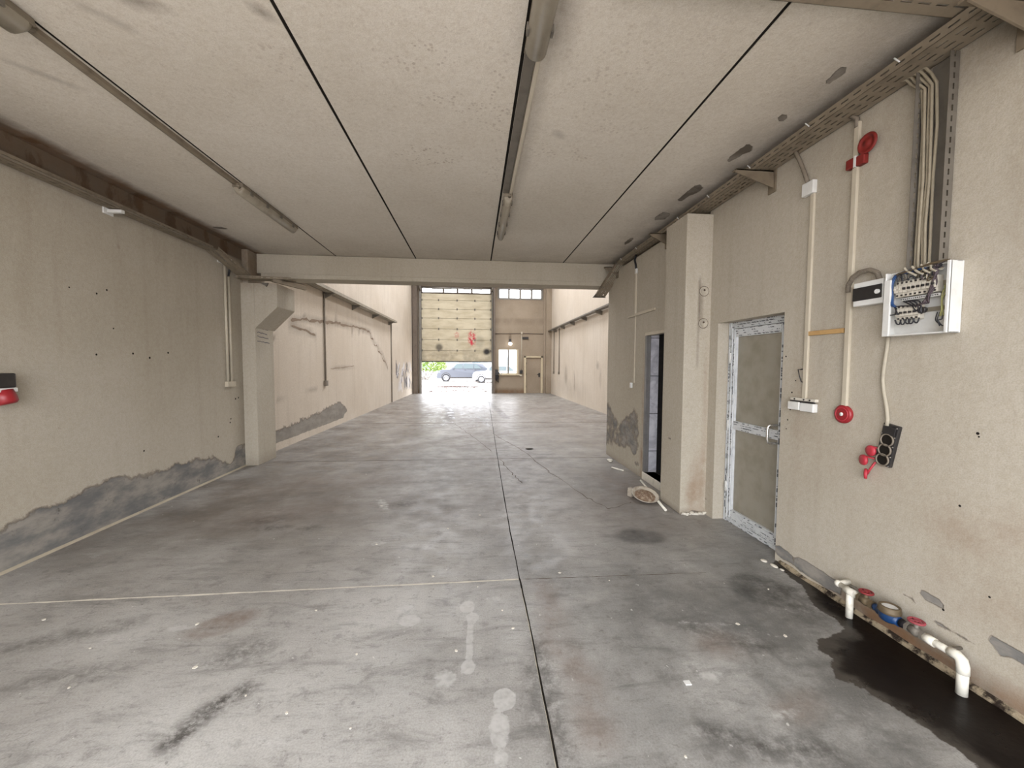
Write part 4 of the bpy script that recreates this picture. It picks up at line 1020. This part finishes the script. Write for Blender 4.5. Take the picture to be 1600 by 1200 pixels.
mb = MB(); mb.lathe((2.36,2.187,2.858),(-1,.0,0),[(.012,0),(.02,.01),(.02,.022),(.056,.026),(.060,.030),(.056,.036),(.044,.038),(.042,.033),(.020,.033),(.018,.038),(0,.039)]); mb.build('gong', M['red_dusty'], t)
t = thing('alarm_button', (2.34,2.275,1.16), 'round red fire alarm button at the foot of the trunking', 'alarm')
mb = MB(); mb.lathe((2.36,2.275,1.222),(-1,0,0),[(.057,0),(.060,.008),(.058,.020),(.05,.025),(.02,.026),(0,.026)]); mb.build('body', M['red'], t)
mb = MB(); mb.lathe((2.336,2.275,1.222),(-1,0,0),[(.012,0),(.012,.005),(0,.006)]); mb.build('centre_stud', M['white_plastic'], t)
mb = MB(); mb.lathe((2.336,2.275,1.222),(-1,0,0),[(.045,-.001),(.045,.003),(.038,.003),(.038,-.001)]); mb.build('ring', M['pinkred'], t)
t = thing('switch_box', (2.33,2.58,1.2), 'broken white double switch box left of the red alarm button', 'switch')
mb = MB(); mb.box(2.322,2.36,2.475,2.585,1.205,1.265); mb.box(2.318,2.36,2.59,2.69,1.21,1.268); mb.build('body', M['white_plastic'], t, .005)
mb = MB(); mb.box(2.330,2.36,2.47,2.68,1.277,1.298); mb.build('top_strip', M['breaker'], t, .002)
mb = MB(); mb.box(2.328,2.345,2.48,2.68,1.264,1.279)
for y in (2.51,2.56,2.64): mb.cyl((2.331,y,1.288),(2.326,y,1.288),.006,None,8)
mb.build('inner_contacts', M['dark'], t)
mb = MB(); mb.box(2.345,2.36,2.30,2.595,1.742,1.772)
tag(mb.build('wood_strip', M['wood'], bevel=.002), 'short raw wood strip nailed across the ivory trunkings', 'wood strip')
mb = MB(); mb.tube([(2.358,2.612,1.505),(2.345,2.615,1.503),(2.343,2.635,1.503),(2.345,2.625,1.46),(2.347,2.607,1.415),(2.358,2.603,1.413)],.0035,6); mb.ball((2.352,2.603,1.413),.006,8,6)
tag(mb.build('wire_hook', M['dark']), 'bent dark wire hook on the right wall above the switch box', 'hook')
mb = MB(); mb.tube([(2.345,2.022,1.70),(2.348,2.030,1.62),(2.35,2.042,1.52),(2.35,2.045,1.45),(2.35,2.035,1.38),(2.348,2.015,1.30),(2.34,1.998,1.23),(2.335,1.995,1.19)],.0095,10)
tag(mb.build('cable', M['cable']), 'grey cable hanging from the open box to the black socket block', 'cable')

# socket block with red caps
t = thing('socket_block', (2.34,1.995,.96), 'tilted black socket block with hanging red caps on the right wall', 'socket')
c0 = Vector((2.36,1.995,1.08)); dn = Vector((0,.175,-1)).normalized(); sd = Vector((0,-1,-.175)).normalized(); out = Vector((-1,0,0))
mb = MB(); mb.obox(c0-dn*.122-sd*.043, dn*.244, sd*.086, out*.024); mb.build('body', M['dark'], t, .005)
mb = MB(); mb.obox(c0-dn*.11-sd*.033+out*.024, dn*.05, sd*.066, out*.006); mb.build('top_cover', M['dark'], t, .004)
for f in (-.030,.030,.088):
    cc = c0+dn*f+out*.024
    mb = MB(); mb.lathe(cc, out, [(.036,0),(.036,.008),(.031,.008),(.030,-.002)]); so = mb.build('socket_ring', M['flex'], t)
    mb = MB(); mb.lathe(cc, out, [(.0305,.002),(0,.002)]); mb.build('socket_face', M['darkflat'], so)
for a, b in ((-.11,-.035),(-.11,.035),(-.06,-.037),(-.055,.035),(.0,.037),(.06,.037),(.115,-.036),(.115,.036)):
    mb = MB(); mb.cyl(c0+dn*a+sd*b+out*.024, c0+dn*a+sd*b+out*.027, .0038, None, 8); mb.build('screw', M['chrome'], t)
for k, (y, z, nx) in enumerate(((2.075,1.03,.1),(2.115,.965,.25),(2.095,.885,.9))):
    cc = Vector((2.338,y,z)); ax = Vector((-1,nx*1.2,0)).normalized()
    mb = MB(); mb.lathe(cc, ax, [(0,0),(.030,0),(.032,.006),(.030,.014),(.012,.017),(0,.017)]); zt = max(z+.02, .985); mb.tube([cc, cc+Vector((-.006,-.015,.025)), Vector((2.345,1.995+(1.08-zt)*.175+.035,zt))],.006,6)
    o = mb.build('cap', M['pinkred'], t); o['label'] = 'hanging red cap'

# ------------------------------------------------------------------ water pipes and meter
t = thing('water_pipe', (2.27,1.87,0), 'white water pipe with meter and red valves along the right wall foot', 'pipe')
zc_ = .16
mb = MB(); mb.cyl((2.27,2.10,.0),(2.27,2.10,.155),.0185); mb.build('stub_pipe', M['pvc'], t)
mb = MB(); mb.cyl((2.285,2.20,.158),(2.275,2.02,.160),.0165); mb.cyl((2.36,2.195,.165),(2.28,2.185,.16),.0165); mb.ball((2.283,2.19,.159),.021); mb.ball((2.27,2.10,.158),.023); mb.cyl((2.273,2.135,.159),(2.273,2.07,.160),.022); mb.build('feed_pipe', M['pvc'], t)
mb = MB(); mb.tube([(2.30,2.13,.165),(2.285,2.11,.192),(2.28,2.08,.196),(2.29,2.05,.18),(2.30,2.02,.15)],.007,8); mb.build('pipe_strap', M['galv_dark'], t)
def valve(y, wmat, bmat):
    mb = MB(); mb.cyl((2.27,y+.04,zc_),(2.27,y-.04,zc_),.021,None,12); mb.ball((2.27,y,zc_),.026,12,8); mb.cyl((2.27,y,zc_),(2.27,y,zc_+.05),.013,.009,12); mb.cyl((2.27,y+.042,zc_),(2.27,y+.028,zc_),.026,None,6,False); mb.cyl((2.27,y-.042,zc_),(2.27,y-.028,zc_),.026,None,6,False)
    vb = mb.build('valve', bmat, t)
    mb = MB(); n = 20; P = [(2.27+math.cos(2*PI*k/n)*.030, y+math.sin(2*PI*k/n)*.030, zc_+.055) for k in range(n+1)]
    mb.tube(P, .006, 8, False)
    for k in range(5): mb.cyl((2.27,y,zc_+.056),(2.27+math.cos(2*PI*k/5)*.03, y+math.sin(2*PI*k/5)*.03, zc_+.055),.0045,None,6)
    mb.cyl((2.27,y,zc_+.045),(2.27,y,zc_+.062),.009,None,10)
    o = mb.build('handwheel', wmat, vb); o['label'] = 'red handwheel'
M['wheel_red'] = simple('painted_red_handwheel', lin(124,32,34), .55, 0, .4, lin(70,30,26), 18)
M['wheel_faded'] = simple('faded_red_handwheel', lin(150,60,68), .55, 0, .4, lin(90,50,46), 18)
valve(2.005, M['wheel_red'], M['brass']); valve(1.745, M['wheel_faded'], M['galv_dark'])
mb = MB(); mb.cyl((2.27,1.955,zc_),(2.27,1.93,zc_),.02,None,10); mb.cyl((2.27,1.93,zc_-.002),(2.27,1.82,zc_-.002),.026,.026,16); mb.lathe((2.27,1.875,zc_-.03),(0,0,1),[(0,0),(.03,0),(.043,.012),(.045,.035),(.045,.05)]); me_ = mb.build('meter_body', M['bluepaint'], t)
mb = MB(); mb.lathe((2.27,1.875,zc_+.018),(0,0,1),[(.046,0),(.05,.006),(.05,.018),(.046,.024),(.047,.036),(.038,.040),(.036,.030),(0,.030)]); mb.build('meter_head', M['brass'], me_)
mb = MB(); mb.lathe((2.27,1.875,zc_+.049),(0,0,1),[(.035,0),(0,.0005)]); mb.build('meter_dial', M['white_plastic'], me_)
mb = MB(); mb.cyl((2.27,1.82,zc_),(2.27,1.79,zc_),.016); mb.cyl((2.27,1.812,zc_),(2.27,1.775,zc_),.024,.02,12); mb.build('union_nut', M['wire_black'], t)
mb = MB(); mb.cyl((2.27,1.70,zc_),(2.27,1.57,zc_+.004),.018); mb.cyl((2.27,1.705,zc_),(2.27,1.66,zc_),.0225); mb.tube([(2.27,1.60,zc_+.003),(2.27,1.57,zc_+.006),(2.268,1.553,zc_-.002),(2.266,1.545,zc_-.025),(2.265,1.543,zc_-.06)],.0235,14); mb.build('outlet_pipe', M['pvc'], t)
mb = MB(); mb.cyl((2.265,1.543,.0),(2.265,1.543,.13),.021,None,16); mb.build('stub_pipe', M['pvc'], t)
for yy in (2.06,1.62):
    mb = MB(); mb.cyl((2.27,yy,zc_),(2.36,yy,zc_),.007,None,8); mb.build('wall_clip', M['galv_dark'], t)
# ridge of dirty mortar under the pipes
mb = MB(); ys = axis([1.2,2.75],.03); n = len(ys); vs = []
for y in ys:
    w = .022+.014*mnoise.noise((0,y*6,0)); hh = .026+.016*mnoise.noise((3,y*5,0))
    vs += [(2.362,y,-.01),(2.36-w,y,0.0),(2.36-w*.6,y,hh*.5),(2.362,y,hh)]
fs = []
for i in range(n-1):
    for k in range(3): fs.append((i*4+k,i*4+k+1,(i+1)*4+k+1,(i+1)*4+k))
mb.add(vs, fs, True); mb.add(vs[:4],[(0,1,2,3)]); mb.add(vs[-4:],[(0,1,2,3)])
def mould():
    tt = NT('mouldy_mortar'); p = tt.pos()
    c = tt.mix(tt.ramp(tt.noise(p, 14, 6, .7), .42, .6), lin(150,136,112), lin(38,28,20))
    tt.bsdf(c, .85, 0, .3, tt.bump(tt.noise(p, 40, 4), .6, .01)); return tt.m
struct(mb.build('baseboard_right', mould()), 'mouldy mortar ridge along the foot of the right wall under the pipes', 'baseboard')

# ------------------------------------------------------------------ white framed glass door on the right
t = thing('door_1', (2.5,3.21,0), 'glazed door in white film covered frame with chrome pull handle', 'door', None, 'structure')
XA, XB = 2.475, 2.535
def fbar(y0, y1, z0, z1, nm, x0=XA, x1=XB):
    mb = MB(); mb.box(x0,x1,y0,y1,z0,z1)
    if y1-y0 > z1-z0: mb.box(x0-.008,x0,y0,y1,z0+.012,z0+.026); mb.box(x0-.008,x0,y0,y1,z1-.026,z1-.012)
    else: mb.box(x0-.008,x0,y0+.010,y0+.022,z0,z1); mb.box(x0-.008,x0,y1-.022,y1-.010,z0,z1)
    return mb.build(nm, M['film_y'] if y1-y0 > z1-z0 else M['film_z'], t, .002)
fbar(3.565,3.62,0,1.94,'frame_jamb'); fbar(2.80,2.86,0,1.94,'frame_jamb'); fbar(2.86,3.565,1.88,1.94,'frame_head'); fbar(2.86,3.565,0.0,.05,'frame_sill')
fbar(3.495,3.563,.055,1.875,'sash_stile',XA-.012,XB-.012); fbar(2.862,2.945,.055,1.875,'sash_stile',XA-.012,XB-.012)
fbar(2.945,3.495,1.80,1.875,'sash_rail',XA-.012,XB-.012); fbar(2.945,3.495,.92,1.0,'sash_rail',XA-.012,XB-.012); fbar(2.945,3.495,.055,.14,'sash_rail',XA-.012,XB-.012)
mb = MB(); mb.box(XA+.012,XA+.02,2.94,3.50,.13,.93); mb.build('glass_pane', M['door_glass'], t)
mb = MB(); mb.box(XA+.012,XA+.02,2.94,3.50,.99,1.81); mb.build('glass_pane', M['door_glass'], t)
mb = MB(); P = [(2.47,2.935,1.045),(2.40,2.95,1.045),(2.385,2.955,1.035),(2.38,2.955,1.01),(2.38,2.955,.93),(2.385,2.955,.905),(2.40,2.95,.895),(2.47,2.935,.895)]
mb.tube(P,.0095,10); mb.build('door_handle', M['chrome'], t)
for z in (.35,.95,1.6):
    mb = MB(); mb.cyl((XA-.018,3.564,z-.05),(XA-.018,3.564,z+.05),.010,None,8); mb.build('hinge', M['white_plastic'], t)

# fittings on the far right wall
t = thing('trunking', (2.24,5.33,2.2), 'white upright trunking with black hose on the wall by the dark doorway', 'trunking')
mb = MB(); mb.box(2.23,2.25,5.31,5.345,2.22,2.80); mb.box(2.236,2.25,5.32,5.34,1.28,2.22); mb.build('cover', M['ivory'], t, .002)
mb = MB(); mb.tube([(2.24,5.345,3.07),(2.235,5.38,3.0),(2.235,5.34,2.93),(2.238,5.33,2.87)],.014,8); mb.build('flexible_hose', M['wire_black'], t)
mb = MB(); mb.box(2.23,2.25,5.30,5.355,2.80,2.87); mb.build('end_cap', M['white_plastic'], t, .003)
mb = MB(); mb.box(2.228,2.25,5.395,5.455,1.20,1.275); mb.build('switch', M['white_plastic'], t, .004)
mb = MB(); mb.obox((2.226,4.72,2.215),(0,.62,.0),(0,0,.032),(.022,0,0)); mb.obox((2.23,5.34,2.212),(0,.24,.0),(0,0,.018),(.012,0,0))
tag(mb.build('trunking', M['ivory'], bevel=.002), 'short level trunking crossing the upright one above the dark doorway', 'trunking')
def ring_cover(y, z, x, label):
    mb = MB(); n = 24
    mb.lathe((x,y,z),(0,-1,0),[(.046,0),(.046,.005),(.040,.006),(.038,.002),(0,.002)]); return tag(mb.build('junction_cover', M['wall']), label, 'cover')
ring_cover(3.75,1.93,2.30,'lower round plastered box cover beside the column face') if False else None
for z, lb in ((1.95,'lower round cover on the column face left of the glazed door'),(2.27,'upper round cover on the column face left of the glazed door')):
    mb = MB(); mb.lathe((2.285,3.752,z),(0,-1,0),[(.046,0),(.046,.006),(.039,.007),(.037,.003),(0,.003)])
    o = tag(mb.build('junction_cover', M['wall']), lb, 'cover')
    mb = MB(); mb.lathe((2.285,3.752,z),(0,-1,0),[(.046,0),(.047,.004),(.051,.004),(.052,0)]); mb.build('rim', M['crack'], o)
    mb = MB(); mb.lathe((2.285,3.7445,z+.01),(0,-1,0),[(.010,0),(.010,.003),(0,.003)],10); mb.build('centre_screw', M['crack'], o)

# ------------------------------------------------------------------ things on the floor
t = thing('dish', (1.92,4.20,0), 'dirty round metal dish on the floor by the right column', 'dish')
mb = MB(); mb.lathe((1.92,4.20,.033),(.02,-.33,1),[(0,0.004),(.10,.004),(.135,.03),(.15,.035),(.152,.041),(.138,.039),(.105,.012),(0,.012)],32); mb.build('bowl', M['dish'], t)
mb = MB(); mb.lathe((1.92,4.20,.039),(.02,-.33,1),[(.115,.013),(.09,.02),(.05,.024),(0,.022)],24)
for k in range(30):
    a = random.uniform(0,2*PI); r = random.uniform(0,.10); mb.ball((1.92+math.cos(a)*r,4.19+math.sin(a)*r*.95,.060+math.sin(a)*r*.31),random.uniform(.005,.014),6,4,(1,1,.6))
mb.build('dried_mud', M['mud'], t)
mb = MB(); mb.obox((1.80,4.28,.0),(.05,.04,.0),(-.03,.06,0),(0,0,.10)); mb.build('handle', M['dish'], t, .008)
mb = MB(); mb.cyl((1.985,3.84,.016),(2.10,4.50,.016),.014,None,12); mb.cyl((2.10,4.50,.016),(2.165,4.87,.016),.012,None,10)
tag(mb.build('pipe_offcut', M['pvc']), 'white plastic pipe offcut lying beside the dirty dish', 'pipe')
mb = MB(); mb.box(1.005,1.035,1.705,1.73,0,.004)
tag(mb.build('paper_scrap', M['white_plastic']), 'tiny white paper scrap on the dark floor right of the joint', 'scrap')
mb = MB(); mb.tube([(2.02,5.55,.01),(2.06,5.48,.012),(2.13,5.38,.01)],.012,8); tag(mb.build('plastic_scrap', M['pvc']), 'short white plastic scrap near the scabby wall foot', 'scrap')
mb = MB(); mb.ball((2.15,6.0,.01),.03,8,6,(1.6,2.2,.5)); mb.ball((2.12,5.9,.01),.02,8,6,(1.6,1.5,.5)); tag(mb.build('plaster_lump', M['caulk']), 'white plaster lump at the far corner of the scabby wall', 'rubble')
mb = MB(); mb.ball((.98,6.92,.008),.06,8,6,(1.3,.6,.16)); tag(mb.build('leaf_scrap', M['darkflat']), 'dark flat scrap lying alone on the floor under the beam', 'scrap')
mb = MB(); mb.ball((2.27,2.70,.006),.02,8,5,(1,1.8,.4)); mb.ball((2.25,2.78,.006),.018,8,5,(1.3,1.5,.4)); mb.ball((2.285,2.64,.006),.013,8,5,(1,1.5,.4))
tag(mb.build('mortar_splash', M['caulk']), 'white mortar splash on the floor at the glazed door corner', 'rubble')
chips = [(-1.40,2.03),(-1.05,1.83),(-2.05,2.22),(-1.62,2.38),(-.98,2.45),(-.30,2.78),(.02,2.62),(.17,2.35),(.22,2.18),(-.10,2.03),(-.62,2.05),(-.82,1.72),(-.52,1.62),(-1.9,1.95),(-.83,3.33),(-1.0,4.25),(.62,2.75),(.95,2.62),(.82,1.38),(1.55,2.1),(1.75,1.98),(2.0,2.42),(-2.55,2.5),(-.25,3.6),(.05,3.9),(-1.5,5.5)]
proto = None
for i, (x, y) in enumerate(chips):
    if proto is None:
        mb = MB(); mb.prism([(x-.011,y-.006,0),(x+.004,y-.009,0),(x+.012,y+.002,0),(x+.002,y+.010,0),(x-.009,y+.006,0)], (0,0,.003))
        o = proto = mb.build('paint_chip', M['caulk'])
    else:
        o = proto.copy(); COL.objects.link(o); o.location = (x, y, 0); o.rotation_euler = (0,0,random.uniform(0,6))
        s = random.uniform(.4,1.1); o.scale = (s, s, 1)
    tag(o, 'tiny white paint chip lying on the concrete floor', 'paint chip', 'paint chips scattered on the floor')

# ------------------------------------------------------------------ outside: cars, bush, building
def car(root, x0, y, L, H, paint, z_hood, nose=.0, suv=True):
    """car facing -x; x0 = nose, y = near side"""
    W = 1.80
    def X(f): return x0+L*f
    prof = [(.0,.42),(.01,.62),(.03,z_hood*.86),(.10,z_hood*.96),(.26,z_hood),(.42,H*.955),(.50,H),(.72,H*.985),(.88,H*.93),(.97,z_hood*1.08),(.995,.75),(1.0,.5),(.985,.30),(.02,.26)]
    n = len(prof)
    ring = lambda yy, s, ins: [(X(.5+(f-.5)*s), yy+ins*max(0,(z-z_hood)/(H-z_hood)), z) for f, z in prof]
    mb = MB()
    rings = [ring(y+.10,.965,.0), ring(y,1.0,.22), ring(y+.02,1.0,.22)][:0]
    R_ = [ring(y,.985,.16), ring(y+.06,1.0,.17), ring(y+W-.06,1.0,-.17), ring(y+W,.985,-.16)]
    vs = [p for r in R_ for p in r]; fs = []
    for i in range(3):
        for k in range(n): fs.append((i*n+k,i*n+(k+1)%n,(i+1)*n+(k+1)%n,(i+1)*n+k))
    fs += [tuple(range(n)), tuple(range(3*n,4*n))[::-1]]
    mb.add(vs, fs); body = mb.build('body', paint, root, .03)
    for fa, fb, a_, b_ in ((.335,.50,.05,.05),(.515,.70,.02,.02),(.715,.86,.02,.10)):
        mb = MB(); zl, zu = z_hood*1.05, H*.93
        yl = y+.16*max(0,(zl-z_hood)/(H-z_hood))-.012; yu = y+.16*(zu-z_hood)/(H-z_hood)-.012
        p = [(X(fa-(.03 if fa < .4 else 0)),yl,zl),(X(fb),yl,zl),(X(fb-(b_ if fb > .8 else 0)),yu,zu),(X(fa+(a_ if fa < .4 else 0)),yu,zu)]
        mb.prism(p, (0,.02,0)); mb.build('side_window', M['car_glass'], root)
    mb = MB(); mb.prism([(X(.275),y+.25,z_hood*1.03),(X(.275),y+W-.25,z_hood*1.03),(X(.415),y+W-.3,H*.93),(X(.415),y+.3,H*.93)], (-.03,0,.02)); mb.build('windscreen', M['car_glass'], root)
    for f in (.185,.80):
        cx = X(f); r = .34 if suv else .30
        mb = MB(); mb.lathe((cx,y-.005,r+.05),(0,-1,0),[(r+.02,-.02),(r+.07,-.02),(r+.07,.012),(r+.02,.012)],24); mb.build('arch_trim', M['dark'], root)
        mb = MB(); mb.lathe((cx,y+.20,r),(0,-1,0),[(0,0),(r*.9,0),(r,.03),(r,.19),(r*.92,.215),(r*.66,.215),(r*.66,.19)],24); w = mb.build('wheel', M['tire'], root)
        mb = MB(); mb.lathe((cx,y-.002,r),(0,-1,0),[(r*.66,0),(r*.60,.012),(r*.60,-.02),(0,-.02)],24)
        for k in range(5):
            a = 2*PI*k/5+.3; mb.cyl((cx,y-.012,r),(cx+math.cos(a)*r*.62,y-.012,r+math.sin(a)*r*.62),r*.10,r*.08,8)
        mb.build('rim', M['rim'], w)
    mb = MB(); mb.box(X(.26),X(.72),y-.012,y+.03,.27,.40); mb.build('sill', M['dark'], root, .01)
    mb = MB(); mb.box(X(.015),X(.08),y-.006,y+.2,z_hood*.72,z_hood*.82); mb.build('headlight', M['glass'], root, .01)
    mb = MB(); mb.box(X(.31),X(.345),y-.14,y+.0,z_hood*1.02,z_hood*1.16); mb.build('mirror', paint, root, .02)
    mb = MB()
    for f in (.53,.72): mb.box(X(f),X(f)+.16,y-.016,y+.0,z_hood*.93,z_hood*.955)
    mb.build('door_handle', M['dark'], root)
    mb = MB(); mb.cyl((X(.42),y+.25,H+.03),(X(.84),y+.25,H+.0),.018,None,8); mb.build('roof_rail', M['dark'], root) if suv else None
r = thing('car', (-1.0,34.6,0), 'blue grey estate style car parked outside behind the white car', 'car')
car(r, -3.35, 34.3, 4.6, 1.66, M['suv'], 1.08)
r = thing('car', (1.7,32.2,0), 'white hatchback parked outside, half hidden by the door post', 'car')
car(r, -.22, 31.9, 4.0, 1.45, M['white_car'], .95, suv=False)
t = thing('bush', (-4.8,38.5,0), 'bright green bush outside left under the shutter', 'bush')
mb = MB()
for k in range(2600):
    a = random.uniform(0,2*PI); b = math.acos(random.uniform(-.3,1)); rr = random.uniform(.75,1.05)
    lob = 1+.22*mnoise.noise((math.cos(a)*1.5, math.sin(a)*1.5, b*1.3))
    c = Vector((-4.8+math.cos(a)*math.sin(b)*1.9*rr*lob, 38.5+math.sin(a)*math.sin(b)*1.5*rr, 1.2+math.cos(b)*1.3*rr*lob))
    u = Vector((random.uniform(-1,1),random.uniform(-1,1),random.uniform(-1,1))).normalized(); w = u.orthogonal().normalized()
    s = random.uniform(.07,.14)
    mb.add([c-u*s, c+w*s*.5, c+u*s, c-w*s*.5], [(0,1,2,3)])
mb.build('foliage', M['leaf'], t, recalc=False)
mb = MB()
for k in range(6): mb.tube([(-4.8+.1*k-.3,38.5,0),(-4.8+.35*k-.9,38.5+random.uniform(-.4,.4),.9),(-4.8+.5*k-1.3,38.5+random.uniform(-.6,.6),1.7)],[.05,.035,.015],6)
mb.build('stems', M['bark'], t)
t = thing('building', (3,64,0), 'pale office block far across the yard', 'building')
mb = MB(); mb.box(-30,40,62,72,0,9); mb.build('wall', M['pale_building'], t)
for i in range(14):
    for z in (.9,4.2):
        mb = MB(); mb.box(-28+4.6*i,-25.6+4.6*i,61.95,62.05,z,z+1.7); mb.build('window', M['far_glass'], t)
t = thing('street_lamp', (-3.6,48,0), 'grey lamp post standing in the yard behind the cars', 'street lamp')
mb = MB(); mb.cyl((-3.6,48,0),(-3.6,48,5.5),.13,.07,12); mb.build('post', M['steel_grey'], t)
mb = MB(); mb.box(-3.7,-2.9,47.9,48.1,5.45,5.58); mb.build('lamp_head', M['steel_grey'], t, .02)
mb = MB()
for k in range(420):
    x = random.gauss(-1.3,.75); y = random.gauss(26.6,.5) if k < 260 else random.uniform(21.5,27)
    if k >= 260: x = random.uniform(-2.6,.8)
    s = random.uniform(.04,.11); a = random.uniform(0,6)
    u = Vector((math.cos(a)*s, math.sin(a)*s, random.uniform(-.01,.02))); w = Vector((-math.sin(a)*s*.6, math.cos(a)*s*.6, .01)); c = Vector((x,y,.012))
    mb.add([c-u-w, c+u-w, c+u+w, c-u+w], [(0,1,2,3)])
tag(mb.build('leaf_litter', M['brickbits'], recalc=False), 'strewn brown litter on the yard just outside the shutter door', 'litter', None, 'stuff')

# ------------------------------------------------------------------ light: sky through the openings
w = bpy.data.worlds.new('sky'); SC.world = w; w.use_nodes = True
nt = w.node_tree; nt.nodes.clear()
bg = nt.nodes.new('ShaderNodeBackground'); wo = nt.nodes.new('ShaderNodeOutputWorld')
bg.inputs[0].default_value = (.97,.99,1.05,1); bg.inputs[1].default_value = 5.0
nt.links.new(bg.outputs[0], wo.inputs[0])
def portal(name, loc, rot, sx, sy):
    l = bpy.data.lights.new(name, 'AREA'); l.shape = 'RECTANGLE'; l.size = sx; l.size_y = sy; l.cycles.is_portal = True
    o = bpy.data.objects.new(name, l); COL.objects.link(o); o.location = loc; o.rotation_euler = rot; return o
portal('daylight_portal_rear', (-.45,-.97,1.5), (PI/2,0,0), 4.9, 3.0)      # faces +y
portal('daylight_portal_skylight', (-1.7,13.8,6.42), (0,0,0), 1.4, 11.2)
portal('daylight_portal_skylight', (2.3,13.8,6.42), (0,0,0), 1.4, 11.2)
portal('daylight_portal_door', (-.94,20.75,.83), (-PI/2,0,0), 3.68, 1.66)

SC.view_settings.view_transform = 'Standard'; SC.view_settings.look = 'None'
SC.view_settings.gamma = 1.0; SC.view_settings.use_curve_mapping = False
SC.view_settings.exposure = 0.94
